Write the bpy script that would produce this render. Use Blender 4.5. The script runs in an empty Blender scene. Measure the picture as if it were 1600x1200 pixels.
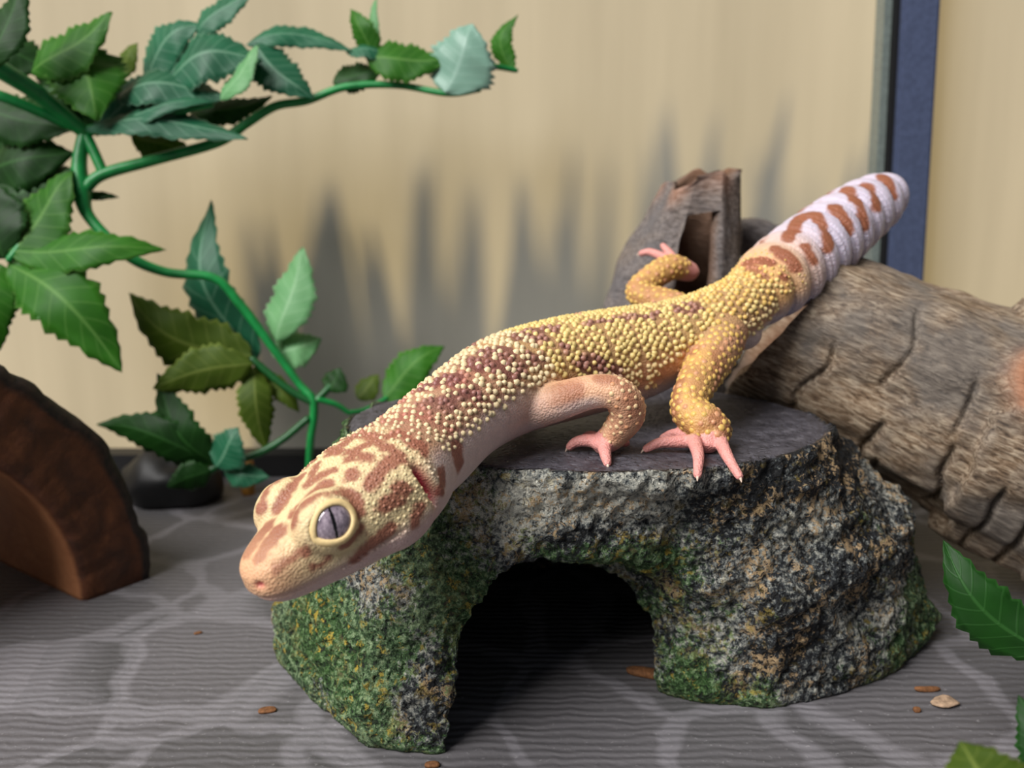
import bpy, bmesh, math, random
import numpy as np
from mathutils import Vector, Matrix
from mathutils.bvhtree import BVHTree

# ------------------------------------------------------------------ camera, world, lights, exposure
S = 0.01                      # all lengths below are centimetres; the scene itself is in metres
scene = bpy.context.scene
col = scene.collection
HCAM, PITCH, FPX = 9.5, math.radians(12.0), 1500.0
CP, SP = math.cos(PITCH), math.sin(PITCH)
cam_d = bpy.data.cameras.new('camera'); cam = bpy.data.objects.new('camera', cam_d); col.objects.link(cam)
cam.location = (0, 0, HCAM*S); cam.rotation_euler = (math.pi/2-PITCH, 0, 0)
cam_d.sensor_width = 36; cam_d.lens = FPX/1600*36; cam_d.clip_start = 0.002; cam_d.clip_end = 20
cam_d.dof.use_dof = True; cam_d.dof.focus_distance = 0.156; cam_d.dof.aperture_fstop = 20
scene.camera = cam

vs = scene.view_settings
vs.view_transform = 'Standard'; vs.look = 'None'; vs.gamma = 1.0; vs.use_curve_mapping = False
vs.exposure = 0.5

world = bpy.data.worlds.new('world'); scene.world = world; world.use_nodes = True
bg = world.node_tree.nodes['Background']
bg.inputs[0].default_value = (0.80, 0.86, 1.0, 1); bg.inputs[1].default_value = 0.09

def aim(o, target):
    d = Vector(target)-o.location
    o.rotation_euler = d.to_track_quat('-Z', 'Y').to_euler()

def area(name, loc, target, size, power, color):
    l = bpy.data.lights.new(name, 'AREA'); l.shape = 'RECTANGLE'; l.size = size[0]*S; l.size_y = size[1]*S
    l.energy = power; l.color = color
    o = bpy.data.objects.new(name, l); col.objects.link(o)
    o.location = Vector(loc)*S; aim(o, Vector(target)*S)
    return o
# the room's window, front left behind the camera (its reflection shows in the gecko's eye)
area('window_left_offscreen', (-85, -60, 120), (2, 18, 3), (90, 110), 34.0, (1.0, 0.975, 0.95))
# warm sun, high behind the translucent back panel, which it makes glow
sun_d = bpy.data.lights.new('sun_offscreen', 'SUN'); sun_d.energy = 2.7; sun_d.color = (1.0, 0.75, 0.36); sun_d.angle = math.radians(8)
sun = bpy.data.objects.new('sun_offscreen', sun_d); col.objects.link(sun); sun.location = (0.0, 3.0, 1.9)
sun.rotation_euler = Vector((0.0, -1.0, -0.58)).to_track_quat('-Z', 'Y').to_euler()

# ------------------------------------------------------------------ helpers
rnd = random.Random(7)
rng = np.random.default_rng(11)

def at(px, py, d):
    """point (cm) seen at photograph pixel px,py at depth d in front of the camera"""
    cx = (px-800)/FPX*d; cy = (600-py)/FPX*d
    return np.array((cx, d*CP+cy*SP, HCAM-d*SP+cy*CP))

def at_z(px, py, z):
    """point (cm) on the horizontal plane z seen at a pixel"""
    r = at(px, py, 1.0)-np.array((0, 0, HCAM))
    k = (z-HCAM)/r[2]
    return np.array((0, 0, HCAM))+r*k

def lin(r, g, b):
    f = lambda c: (c/255/12.92) if c/255 <= 0.04045 else ((c/255+0.055)/1.055)**2.4
    return np.array((f(r), f(g), f(b)))

def c4(*rgb): return (*lin(*rgb), 1.0)

def _hash(ix, iy, iz):
    n = (ix*374761393 + iy*668265263 + iz*1274126177) & 0x7fffffff
    n = ((n ^ (n >> 13))*1103515245) & 0x7fffffff
    n = (n ^ (n >> 16)) & 0xffff
    return n/65535.0
def vnoise(p):
    p = np.asarray(p, float); i = np.floor(p).astype(np.int64); f = p-i; f = f*f*(3-2*f)
    r = 0
    for dx in (0, 1):
        for dy in (0, 1):
            for dz in (0, 1):
                w = (f[:, 0] if dx else 1-f[:, 0])*(f[:, 1] if dy else 1-f[:, 1])*(f[:, 2] if dz else 1-f[:, 2])
                r = r+w*_hash(i[:, 0]+dx, i[:, 1]+dy, i[:, 2]+dz)
    return r*2-1
def fbm(p, oct=4, gain=0.5):
    r = 0; a = 1.0; p = np.asarray(p, float)
    for k in range(oct):
        r = r+a*vnoise(p+17.3*k); p = p*2.03; a *= gain
    return r
def sstep(a, b, x):
    t = np.clip((x-a)/(b-a), 0, 1); return t*t*(3-2*t)

def tag(o, label, cat, group=None):
    o['label'] = label; o['category'] = cat
    if group: o['group'] = group
    return o
def empty(name, loc):
    o = bpy.data.objects.new(name, None); col.objects.link(o); o.location = Vector(loc)*S
    o.empty_display_size = 0.01
    return o
def mk(name, verts, faces, mat=None, parent=None, origin=None, smooth=True, colors=None, attrs=None):
    """one mesh object from world points in cm; a child is expressed relative to its parent"""
    v = np.asarray(verts, float)
    if parent is not None:
        off = np.array(world_loc(parent))/S
    else:
        off = np.zeros(3) if origin is None else np.array(origin, float)
    me = bpy.data.meshes.new(name); me.from_pydata(((v-off)*S).tolist(), [], faces if isinstance(faces, list) else faces.tolist()); me.update()
    if smooth: me.polygons.foreach_set('use_smooth', [True]*len(me.polygons))
    if colors is not None: set_col(me, colors, 'Col')
    if attrs:
        for k, a in attrs.items(): set_col(me, a, k)
    if mat: me.materials.append(mat)
    o = bpy.data.objects.new(name, me); col.objects.link(o)
    if parent is not None: o.parent = parent
    else: o.location = Vector(off)*S
    return o
def world_loc(o):
    l = Vector(o.location)
    while o.parent: o = o.parent; l = l+o.location
    return l
def set_col(me, c, name):
    c = np.asarray(c, float)
    if c.shape[1] == 3: c = np.concatenate([c, np.ones((len(c), 1))], 1)
    a = me.color_attributes.new(name, 'FLOAT_COLOR', 'POINT'); a.data.foreach_set('color', c.ravel())

def catmull(P, n):
    P = np.asarray(P, float); m = len(P); out = []
    Q = np.vstack([2*P[0]-P[1], P, 2*P[-1]-P[-2]])
    for t in np.linspace(0, m-1, n):
        i = min(int(t), m-2); f = t-i
        a, b, c, d = Q[i], Q[i+1], Q[i+2], Q[i+3]
        out.append(0.5*((2*b)+(c-a)*f+(2*a-5*b+4*c-d)*f*f+(3*b-a-3*c+d)*f**3))
    return np.array(out)
def unit(v): v = np.asarray(v, float); return v/np.linalg.norm(v)

def loft(C, W, Hh, up=(0, 0, 1), n=24, power=2.0, upvecs=None):
    """closed tube through centres C with half width W and half height Hh"""
    C = np.asarray(C, float); m = len(C); V = []; F = []
    for i in range(m):
        t = unit(C[min(i+1, m-1)]-C[max(i-1, 0)])
        u = np.array(up if upvecs is None else upvecs[i], float)
        u = u-t*np.dot(u, t); u = unit(u) if np.linalg.norm(u) > 1e-4 else unit(np.cross(t, (1, 0, 0)))
        s = np.cross(u, t)
        for k in range(n):
            a = 2*math.pi*k/n; ca, sa = math.cos(a), math.sin(a)
            e = 2.0/power
            V.append(C[i]+s*W[i]*math.copysign(abs(ca)**e, ca)+u*Hh[i]*math.copysign(abs(sa)**e, sa))
    for i in range(m-1):
        for k in range(n):
            F.append((i*n+k, i*n+(k+1) % n, (i+1)*n+(k+1) % n, (i+1)*n+k))
    V.append(C[0]); V.append(C[-1]); a, b = len(V)-2, len(V)-1
    for k in range(n):
        F.append((a, (k+1) % n, k)); F.append((b, (m-1)*n+k, (m-1)*n+(k+1) % n))
    return V, F
def limb(P, R, n=16, sub=6):
    """rounded tapering tube; extra end rings give round caps"""
    P = np.asarray(P, float); R = np.asarray(R, float)
    D = catmull(np.hstack([P, R[:, None]]), (len(P)-1)*sub+1)
    C, r = D[:, :3], np.maximum(D[:, 3], 0.01)
    t0 = unit(C[0]-C[1]); t1 = unit(C[-1]-C[-2])
    pre = [(C[0]+t0*r[0]*math.sin(a), r[0]*math.cos(a)) for a in np.radians((85, 60, 30))]
    post = [(C[-1]+t1*r[-1]*math.sin(a), r[-1]*math.cos(a)) for a in np.radians((30, 60, 85))]
    C = np.vstack([[p[0] for p in pre], C, [p[0] for p in post]])
    r = np.concatenate([[p[1] for p in pre], r, [p[1] for p in post]])
    return loft(C, r, r, up=(0.31, 0.17, 0.93), n=n)
def ellipsoid(c, axes, n=20, m=12):
    c = np.asarray(c); V = []; F = []
    for i in range(m+1):
        th = math.pi*i/m
        for k in range(n):
            a = 2*math.pi*k/n
            V.append(c+axes[0]*math.sin(th)*math.cos(a)+axes[1]*math.sin(th)*math.sin(a)+axes[2]*math.cos(th))
    for i in range(m):
        for k in range(n): F.append((i*n+k, i*n+(k+1) % n, (i+1)*n+(k+1) % n, (i+1)*n+k))
    return V, F
def join(parts):
    V = []; F = []
    for v, f in parts:
        b = len(V); V += [tuple(x) for x in v]; F += [tuple(i+b for i in q) for q in f]
    return V, F
def remesh(V, F, size):
    """union of overlapping closed shells, in cm"""
    me = bpy.data.meshes.new('tmp'); me.from_pydata([tuple(v) for v in V], [], F); me.update()
    bm = bmesh.new(); bm.from_mesh(me); bmesh.ops.remove_doubles(bm, verts=bm.verts, dist=1e-5)
    bmesh.ops.recalc_face_normals(bm, faces=bm.faces); bm.to_mesh(me); bm.free()
    o = bpy.data.objects.new('tmp', me); col.objects.link(o)
    md = o.modifiers.new('r', 'REMESH'); md.mode = 'VOXEL'; md.voxel_size = size
    return finish_tmp(o)
def finish_tmp(o):
    dg = bpy.context.evaluated_depsgraph_get(); dg.update()
    me = bpy.data.meshes.new_from_object(o.evaluated_get(dg))
    n = len(me.vertices); v = np.empty(n*3); me.vertices.foreach_get('co', v); v = v.reshape(-1, 3)
    F = [tuple(p.vertices) for p in me.polygons]
    old = o.data; bpy.data.objects.remove(o); bpy.data.meshes.remove(old); bpy.data.meshes.remove(me)
    return v, F
def edges_of(F):
    a = []; 
    for f in F:
        for i in range(len(f)): a.append((f[i], f[(i+1) % len(f)]))
    e = np.sort(np.array(a), 1); return np.unique(e, axis=0)
def smooth_v(v, e, it, lam=0.5, weight=None):
    n = len(v); deg = np.bincount(e.ravel(), minlength=n)
    for _ in range(it):
        acc = np.stack([np.bincount(e[:, 0], v[e[:, 1], k], n)+np.bincount(e[:, 1], v[e[:, 0], k], n) for k in range(3)], 1)/deg[:, None]
        d = (acc-v)*lam
        v = v+(d if weight is None else d*weight[:, None])
    return v
def normals(v, F):
    q = np.array([f if len(f) == 4 else (f[0], f[1], f[2], f[2]) for f in F])
    nf = np.cross(v[q[:, 2]]-v[q[:, 0]], v[q[:, 3]]-v[q[:, 1]])
    nv = np.stack([sum(np.bincount(q[:, j], nf[:, k], len(v)) for j in range(4)) for k in range(3)], 1)
    return nv/np.maximum(np.linalg.norm(nv, axis=1), 1e-9)[:, None]

# ------------------------------------------------------------------ node helpers
def new_mat(name):
    m = bpy.data.materials.new(name); m.use_nodes = True
    nt = m.node_tree; b = nt.nodes['Principled BSDF']
    return m, nt, b
def N(nt, t, **kw):
    n = nt.nodes.new(t)
    for k, v in kw.items():
        if k.startswith('_'): setattr(n, k[1:], v)
        else: n.inputs[k.replace('__', ' ')].default_value = v
    return n
def L(nt, a, b): nt.links.new(a, b)
def ramp(nt, fac, stops):
    r = nt.nodes.new('ShaderNodeValToRGB'); el = r.color_ramp.elements
    while len(el) < len(stops): el.new(0.5)
    for e, (p, c) in zip(el, stops): e.position = p; e.color = c if len(c) == 4 else (*c, 1)
    L(nt, fac, r.inputs[0]); return r.outputs[0]
def mix(nt, fac, a, b, mode='MIX'):
    m = nt.nodes.new('ShaderNodeMix'); m.data_type = 'RGBA'; m.blend_type = mode
    for s, v in ((m.inputs[0], fac), (m.inputs[6], a), (m.inputs[7], b)):
        if isinstance(v, bpy.types.NodeSocket): L(nt, v, s)
        else: s.default_value = v
    return m.outputs[2]
def math_n(nt, op, a, b=0.0, clamp=False):
    m = nt.nodes.new('ShaderNodeMath'); m.operation = op; m.use_clamp = clamp
    for s, v in ((m.inputs[0], a), (m.inputs[1], b)):
        if isinstance(v, bpy.types.NodeSocket): L(nt, v, s)
        else: s.default_value = v
    return m.outputs[0]
def coords(nt, scale=(100, 100, 100)):
    """object coordinates in centimetres"""
    t = nt.nodes.new('ShaderNodeTexCoord'); m = nt.nodes.new('ShaderNodeMapping'); m.inputs['Scale'].default_value = scale
    L(nt, t.outputs['Object'], m.inputs['Vector']); return m.outputs[0]
def noise(nt, vec, scale, detail=4, rough=0.55, dist=0.0):
    n = N(nt, 'ShaderNodeTexNoise', Scale=scale, Detail=detail, Roughness=rough, Distortion=dist); L(nt, vec, n.inputs['Vector']); return n.outputs['Fac']
def voro(nt, vec, scale, feature='F1', out='Distance'):
    n = N(nt, 'ShaderNodeTexVoronoi', Scale=scale); n.feature = feature; L(nt, vec, n.inputs['Vector']); return n.outputs[out]
def bump(nt, b, h, strength, dist_cm, prev=None):
    n = N(nt, 'ShaderNodeBump', Strength=strength, Distance=dist_cm*S); L(nt, h, n.inputs['Height'])
    if prev is not None: L(nt, prev, n.inputs['Normal'])
    L(nt, n.outputs[0], b.inputs['Normal']); return n.outputs[0]
def attr(nt, name='Col'):
    a = nt.nodes.new('ShaderNodeVertexColor'); a.layer_name = name; return a.outputs[0]
def flat_mat(name, rgb, rough=0.6, metal=0.0, spec=0.5, noise_amt=0.12, nscale=8):
    m, nt, b = new_mat(name); c = coords(nt)
    n = noise(nt, c, nscale)
    d = tuple(x*(1-noise_amt*2) for x in lin(*rgb)); l = tuple(min(1, x*(1+noise_amt)) for x in lin(*rgb))
    L(nt, ramp(nt, n, [(0.3, d), (0.7, l)]), b.inputs['Base Color'])
    b.inputs['Roughness'].default_value = rough; b.inputs['Metallic'].default_value = metal; b.inputs['Specular IOR Level'].default_value = spec
    bump(nt, b, noise(nt, c, nscale*4), 0.25, 0.02)
    return m

# ------------------------------------------------------------------ setting
def mat_floor():
    m, nt, b = new_mat('printed_mat'); c = coords(nt)
    wn = N(nt, 'ShaderNodeTexNoise', Scale=0.6, Detail=3); L(nt, c, wn.inputs['Vector'])
    wv = nt.nodes.new('ShaderNodeVectorMath'); wv.operation = 'MULTIPLY_ADD'; wv.inputs[1].default_value = (1.3, 1.3, 0); L(nt, wn.outputs['Color'], wv.inputs[0]); L(nt, c, wv.inputs[2])
    edge = voro(nt, wv.outputs[0], 0.36, 'DISTANCE_TO_EDGE')
    cell = voro(nt, wv.outputs[0], 0.36, 'F1', 'Color')
    sep = nt.nodes.new('ShaderNodeSeparateColor'); L(nt, cell, sep.inputs[0])
    stone = mix(nt, sep.outputs[0], c4(80, 79, 80), c4(108, 105, 108))
    grain = noise(nt, c, 3.0, 6, 0.65)
    stone = mix(nt, math_n(nt, 'MULTIPLY', grain, 0.55), stone, c4(78, 76, 78))
    g = ramp(nt, edge, [(0.0, (1, 1, 1)), (0.035, (1, 1, 1)), (0.075, (0, 0, 0))])
    base = mix(nt, math_n(nt, 'MULTIPLY', g, 0.50), stone, c4(136, 133, 138))
    # woven horizontal ribs and pale dust
    rib = N(nt, 'ShaderNodeTexWave', Scale=1.45, Distortion=4.5, Detail=3.0); rib.bands_direction = 'Y'; rib.inputs['Detail Scale'].default_value = 0.9; L(nt, c, rib.inputs['Vector'])
    dust = noise(nt, c, 9.0, 5, 0.7)
    base = mix(nt, ramp(nt, dust, [(0.60, (0, 0, 0)), (0.74, (0.5, 0.5, 0.5))]), base, c4(186, 182, 184))
    L(nt, base, b.inputs['Base Color']); b.inputs['Roughness'].default_value = 0.62
    p = bump(nt, b, rib.outputs['Fac'], 0.6, 0.04)
    bump(nt, b, dust, 0.35, 0.03, p)
    return m
fx = 60
mk('floor', [(-fx, -30, 0), (fx, -30, 0), (fx, 60, 0), (-fx, 60, 0)], [(0, 1, 2, 3)], mat_floor())['kind'] = 'structure'

def mat_panel():
    m, nt, b = new_mat('frosted_panel'); out = nt.nodes['Material Output']; c = coords(nt)
    st = N(nt, 'ShaderNodeMapping'); st.inputs['Scale'].default_value = (1, 1, 0.08); L(nt, c, st.inputs['Vector'])
    n = noise(nt, st.outputs[0], 0.5, 4, 0.5)
    c1 = ramp(nt, n, [(0.3, lin(184, 180, 168)), (0.7, lin(202, 198, 186))])
    d = nt.nodes.new('ShaderNodeBsdfDiffuse'); t = nt.nodes.new('ShaderNodeBsdfTranslucent')
    L(nt, c1, d.inputs[0]); L(nt, c1, t.inputs[0])
    mx = nt.nodes.new('ShaderNodeMixShader'); mx.inputs[0].default_value = 0.5
    L(nt, d.outputs[0], mx.inputs[1]); L(nt, t.outputs[0], mx.inputs[2]); L(nt, mx.outputs[0], out.inputs[0])
    return m
YW = 31.0
panel = mat_panel()
mk('wall_back', [(-60, YW, -1), (60, YW, -1), (60, YW, 60), (-60, YW, 60)], [(0, 1, 2, 3)], panel)['kind'] = 'structure'

def box(x0, x1, y0, y1, z0, z1, bev=0.06):
    bm = bmesh.new(); bmesh.ops.create_cube(bm, size=1)
    for v in bm.verts: v.co = ((x0+x1)/2+v.co.x*(x1-x0), (y0+y1)/2+v.co.y*(y1-y0), (z0+z1)/2+v.co.z*(z1-z0))
    if bev: bmesh.ops.bevel(bm, geom=list(bm.edges), offset=bev, segments=2, affect='EDGES')
    bm.verts.index_update(); V = [tuple(v.co) for v in bm.verts]; F = [tuple(v.index for v in f.verts) for f in bm.faces]; bm.free()
    return V, F
m_rail = flat_mat('black_rail', (16, 16, 18), 0.5)
m_post = flat_mat('blue_grey_post', (78, 88, 116), 0.42, 0.1)
m_strip = flat_mat('glass_edge', (112, 122, 118), 0.25)
V_, F_ = box(-60, 60, YW-1.0, YW-0.05, 0, 0.75); mk('baseboard_back', V_, F_, m_rail, smooth=False)['kind'] = 'structure'
pl = at(1381, 410, 30.0)[0]; pr = at(1436, 410, 30.0)[0]
def lean(V): return [(x-0.028*(z-9), y, z) for x, y, z in V]
V_, F_ = box(pl, pr, 29.8, YW-0.05, 0, 60, 0.08); o = mk('trim_1', lean(V_), F_, m_post, smooth=False); o['kind'] = 'structure'
V_, F_ = box(pl-0.16, pl+0.02, 30.0, YW-0.05, 0, 60, 0.03); o = mk('trim_2', lean(V_), F_, m_rail, smooth=False); o['kind'] = 'structure'
V_, F_ = box(pl-0.40, pl-0.15, 30.2, YW-0.05, 0, 60, 0.03); o = mk('trim_3', lean(V_), F_, m_strip, smooth=False); o['kind'] = 'structure'

# ------------------------------------------------------------------ resin cave
DISC_Z = 4.8
def mat_cave():
    m, nt, b = new_mat('mossy_resin_rock'); c = coords(nt); a = attr(nt)
    sep = nt.nodes.new('ShaderNodeSeparateColor'); L(nt, a, sep.inputs[0])
    moss, pale, top = sep.outputs
    n1 = noise(nt, c, 9.0, 5, 0.74); n2 = noise(nt, c, 1.6, 4, 0.6); n3 = noise(nt, c, 11.0, 3, 0.7, 0.6)
    wn = N(nt, 'ShaderNodeTexNoise', Scale=7.0, Detail=2.0); L(nt, c, wn.inputs['Vector'])
    wv = nt.nodes.new('ShaderNodeVectorMath'); wv.operation = 'MULTIPLY_ADD'; wv.inputs[1].default_value = (0.11,)*3; L(nt, wn.outputs['Color'], wv.inputs[0]); L(nt, c, wv.inputs[2])
    pv = voro(nt, wv.outputs[0], 7.5)
    pit = ramp(nt, math_n(nt, 'ADD', pv, math_n(nt, 'MULTIPLY', math_n(nt, 'SUBTRACT', n2, 0.5), 0.7)), [(0.20, (0, 0, 0)), (0.46, (1, 1, 1))])
    # charcoal ground with pale dry-brushed speckle
    sp = math_n(nt, 'ADD', n1, math_n(nt, 'MULTIPLY', math_n(nt, 'SUBTRACT', pale, 0.5), 0.30))
    base = ramp(nt, sp, [(0.40, lin(12, 14, 17)), (0.47, lin(44, 50, 56)), (0.53, lin(124, 128, 124)), (0.64, lin(206, 204, 190))])
    tanm = ramp(nt, math_n(nt, 'MULTIPLY', n3, n2), [(0.28, (0, 0, 0)), (0.33, (0.85, 0.85, 0.85))])
    base = mix(nt, tanm, base, c4(204, 172, 128))
    gm = math_n(nt, 'ADD', math_n(nt, 'MULTIPLY', n3, 0.9), math_n(nt, 'SUBTRACT', math_n(nt, 'MULTIPLY', moss, 0.75), 0.72))
    gcol = ramp(nt, n1, [(0.38, lin(16, 32, 12)), (0.50, lin(58, 104, 34)), (0.62, lin(136, 170, 112))])
    base = mix(nt, ramp(nt, gm, [(0.04, (0, 0, 0)), (0.16, (0.8, 0.8, 0.8))]), base, gcol)
    yn = noise(nt, c, 4.2, 4, 0.7)
    ym = math_n(nt, 'MULTIPLY', ramp(nt, yn, [(0.575, (0, 0, 0)), (0.635, (1, 1, 1))]), math_n(nt, 'ADD', math_n(nt, 'MULTIPLY', moss, 0.8), 0.05, True))
    base = mix(nt, ym, base, c4(206, 176, 62))
    slate = ramp(nt, noise(nt, c, 3.5, 6, 0.65), [(0.32, lin(44, 43, 50)), (0.6, lin(86, 84, 92)), (0.78, lin(138, 136, 142))])
    base = mix(nt, top, base, slate)
    L(nt, base, b.inputs['Base Color'])
    L(nt, ramp(nt, top, [(0, (0.72,)*3), (1, (0.42,)*3)]), b.inputs['Roughness'])
    inv = math_n(nt, 'SUBTRACT', 1.0, math_n(nt, 'MULTIPLY', top, 0.8))
    p = bump(nt, b, math_n(nt, 'MULTIPLY', math_n(nt, 'ADD', n1, math_n(nt, 'MULTIPLY', pit, 0.8)), inv), 1.0, 0.16)
    bump(nt, b, math_n(nt, 'MULTIPLY', n3, inv), 0.7, 0.08, p)
    return m

def build_cave():
    dc = np.array((1.45, 18.7)); da, db = 4.75, 3.55
    # footprint as angle -> point on the floor, measured round the disc centre
    foot = [(-4.7, 17.7), (-3.7, 16.2), (-2.5, 14.75), (-1.2, 14.5), (0.6, 15.3), (2.5, 16.6), (3.4, 16.2), (4.72, 15.95), (6.1, 16.35), (7.6, 17.3),
            (8.9, 18.8), (9.0, 20.6), (7.6, 22.6), (4.8, 23.6), (1.2, 23.8), (-2.2, 23.2), (-4.4, 21.6), (-5.1, 19.6)]
    fa = sorted(((math.atan2(y-dc[1], x-dc[0]), x, y) for x, y in foot))
    A = np.array([f[0] for f in fa]); X = np.array([f[1] for f in fa]); Y = np.array([f[2] for f in fa])
    A3 = np.concatenate([A-2*math.pi, A, A+2*math.pi]); X3 = np.tile(X, 3); Y3 = np.tile(Y, 3)
    nth, nt_ = 120, 16
    V = []; F = []
    for k in range(nth):
        a = -math.pi+2*math.pi*k/nth
        r = 1/math.sqrt((math.cos(a)/da)**2+(math.sin(a)/db)**2)
        rx, ry = dc[0]+r*math.cos(a), dc[1]+r*math.sin(a)
        f = np.array((np.interp(a, A3, X3), np.interp(a, A3, Y3)))
        for i in range(nt_+1):
            t = i/nt_
            e = 1-(1-t)**1.95                      # bulge out under the rim
            if t < 0.08: e = t*0.6
            z = DISC_Z*(1-t)-0.0
            # lower part turns slightly back in
            xy = np.array((rx, ry))*(1-e)+f*e
            V.append((xy[0], xy[1], z))
    for k in range(nth):
        for i in range(nt_):
            k2 = (k+1) % nth
            F.append((k*(nt_+1)+i, k*(nt_+1)+i+1, k2*(nt_+1)+i+1, k2*(nt_+1)+i))
    F.append(tuple(k*(nt_+1) for k in range(nth))[::1]); F.append(tuple(k*(nt_+1)+nt_ for k in range(nth))[::-1])
    def tmp(V, F):
        me = bpy.data.meshes.new('tmp'); me.from_pydata([tuple(v) for v in V], [], F); me.update()
        bm = bmesh.new(); bm.from_mesh(me); bmesh.ops.recalc_face_normals(bm, faces=bm.faces); bm.to_mesh(me); bm.free()
        o = bpy.data.objects.new('tmp', me); col.objects.link(o); return o
    body = tmp(V, F)
    # arched entrance facing front right, and the hollow chamber
    p0 = np.array((-1.02, 14.5)); p1 = np.array((1.9, 17.42)); mid = (p0+p1)/2; wd = unit(p1-p0); half = np.linalg.norm(p1-p0)/2
    inn = np.array((-wd[1], wd[0]))
    prof = [(-1.0, -0.3), (-0.94, 0.6), (-0.82, 1.6), (-0.69, 2.5), (-0.55, 2.97), (-0.28, 3.2), (0.0, 3.22), (0.38, 3.1), (0.7, 2.85), (0.92, 2.2), (1.0, 1.4), (1.0, -0.3)]
    TV = []; TF = []
    for j, dd in enumerate((-3.5, 5.0)):
        for w, z in prof:
            q = mid+wd*half*w+inn*dd; TV.append((q[0], q[1], z))
    n = len(prof)
    TF = [tuple(range(n)), tuple(range(2*n-1, n-1, -1))]+[(i, i+n, (i+1) % n+n, (i+1) % n) for i in range(n)]
    tun = tmp(TV, TF)
    EV, EF = ellipsoid((1.6, 19.6, 0.0), np.array(((4.9, 0, 0), (0, 3.0, 0), (0, 0, 3.7))), 32, 16)
    cha = tmp(EV, EF)
    for c in (tun, cha):
        md = body.modifiers.new('b', 'BOOLEAN'); md.operation = 'DIFFERENCE'; md.object = c; md.solver = 'EXACT'
    md = body.modifiers.new('r', 'REMESH'); md.mode = 'VOXEL'; md.voxel_size = 0.065
    v, Fc = finish_tmp(body)
    for c in (tun, cha):
        me = c.data; bpy.data.objects.remove(c); bpy.data.meshes.remove(me)
    e = edges_of(Fc); v = smooth_v(v, e, 6)
    v[:, 2] = np.maximum(v[:, 2], 0)
    nr = normals(v, Fc)
    rr = ((v[:, 0]-dc[0])/da)**2+((v[:, 1]-dc[1])/db)**2
    top = sstep(0.75, 0.95, nr[:, 2])*sstep(DISC_Z-0.3, DISC_Z-0.12, v[:, 2])
    amp = (1-0.93*top)*sstep(0.0, 0.5, v[:, 2]+0.12)
    h = 0.16*fbm(v*0.55, 3)+0.10*fbm(v*1.7+5, 3)+0.085*fbm(v*6.0+9, 2)
    # lumpy horizontal ledge on the right lobe
    h += 0.30*np.exp(-((v[:, 2]-2.5-0.25*np.sin(v[:, 0]))/0.55)**2)*sstep(2.0, 4.0, v[:, 0])
    v = v+nr*(h*amp)[:, None]
    v[:, 2] = np.where(v[:, 2] < 0.03, 0.0, v[:, 2])
    # colour masks: moss, pale dry-brush, slate top
    left = sstep(1.5, -1.0, v[:, 0])
    moss = 0.24+0.5*fbm(v*0.7+31, 3)+0.46*left+0.30*np.exp(-(((v[:, 0]-2.6)/0.9)**2+((v[:, 2]-3.0)/0.9)**2))-0.25*sstep(4, 5.5, v[:, 0])*sstep(1.2, 2.5, v[:, 2])+0.25*sstep(7.2, 8.6, v[:, 0])
    pale = 0.42+0.35*fbm(v*0.8+77, 3)+0.85*np.exp(-(((v[:, 0]-0.9)/1.7)**2+((v[:, 2]-4.35)/0.5)**2))-0.5*sstep(3.6, 4.6, v[:, 0])*sstep(3.7, 4.2, v[:, 2])
    return mk('cave_hide', v, Fc, mat_cave(), origin=(1.5, 19, 0), colors=np.clip(np.stack([moss, pale, top], 1), 0, 1))
cave = tag(build_cave(), 'mossy grey resin rock hide with arched opening and flat slate top under the gecko', 'reptile hide')

# ------------------------------------------------------------------ gecko
CR = np.array((1.0, 0, 0)); CU = np.array((0, SP, CP)); CT = np.array((0, -CP, SP))   # camera right, up, towards: only to read directions off the photo
hF = unit(-0.645*CR-0.50*CU+0.575*CT)
hL = 0.58*CR-0.16*CU+0.80*CT; hL = unit(hL-hF*np.dot(hL, hF)); hU = np.cross(hF, hL)
H0 = at(608, 745, 14.6)
def hp(f, l, u): return H0+hF*f+hL*l+hU*u
#            px    py    depth half-width half-height
SPINE = [(1396, 292, 23.2, 0.34, 0.34), (1378, 308, 22.9, 0.58, 0.58), (1335, 337, 22.3, 0.74, 0.72), (1275, 385, 21.4, 0.84, 0.80), (1215, 432, 20.5, 0.82, 0.76),
         (1172, 468, 19.9, 0.66, 0.62), (1128, 497, 19.5, 0.74, 0.66), (1066, 527, 19.2, 0.86, 0.76), (980, 555, 18.8, 0.98, 0.92), (885, 576, 18.1, 1.00, 0.95),
         (795, 602, 17.2, 0.94, 0.90), (725, 645, 16.2, 0.80, 0.80), (664, 700, 15.35, 0.80, 0.80), (608, 745, 14.6, 0.86, 0.74), (570, 772, 14.2, 0.8, 0.66)]
sp_raw = np.array([[*at(a, b, c), w, h] for a, b, c, w, h in SPINE])
NSP = 200
sp = catmull(sp_raw, NSP); spC = sp[:, :3]
spT = np.array([unit(spC[min(i+1, NSP-1)]-spC[max(i-1, 0)]) for i in range(NSP)])   # towards the head
spU = []
for i in range(NSP):
    k = sstep(150, 188, i); u = np.array((0, 0, 1.0))*(1-k)+hU*k
    u = u-spT[i]*np.dot(u, spT[i]); spU.append(unit(u))
spU = np.array(spU); spL = np.cross(spU, spT)
arc = np.concatenate([[0], np.cumsum(np.linalg.norm(np.diff(spC, axis=0), axis=1))])    # cm from the tail tip
i_tb = 71; TAIL = arc[i_tb]                                                             # tail base
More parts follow.
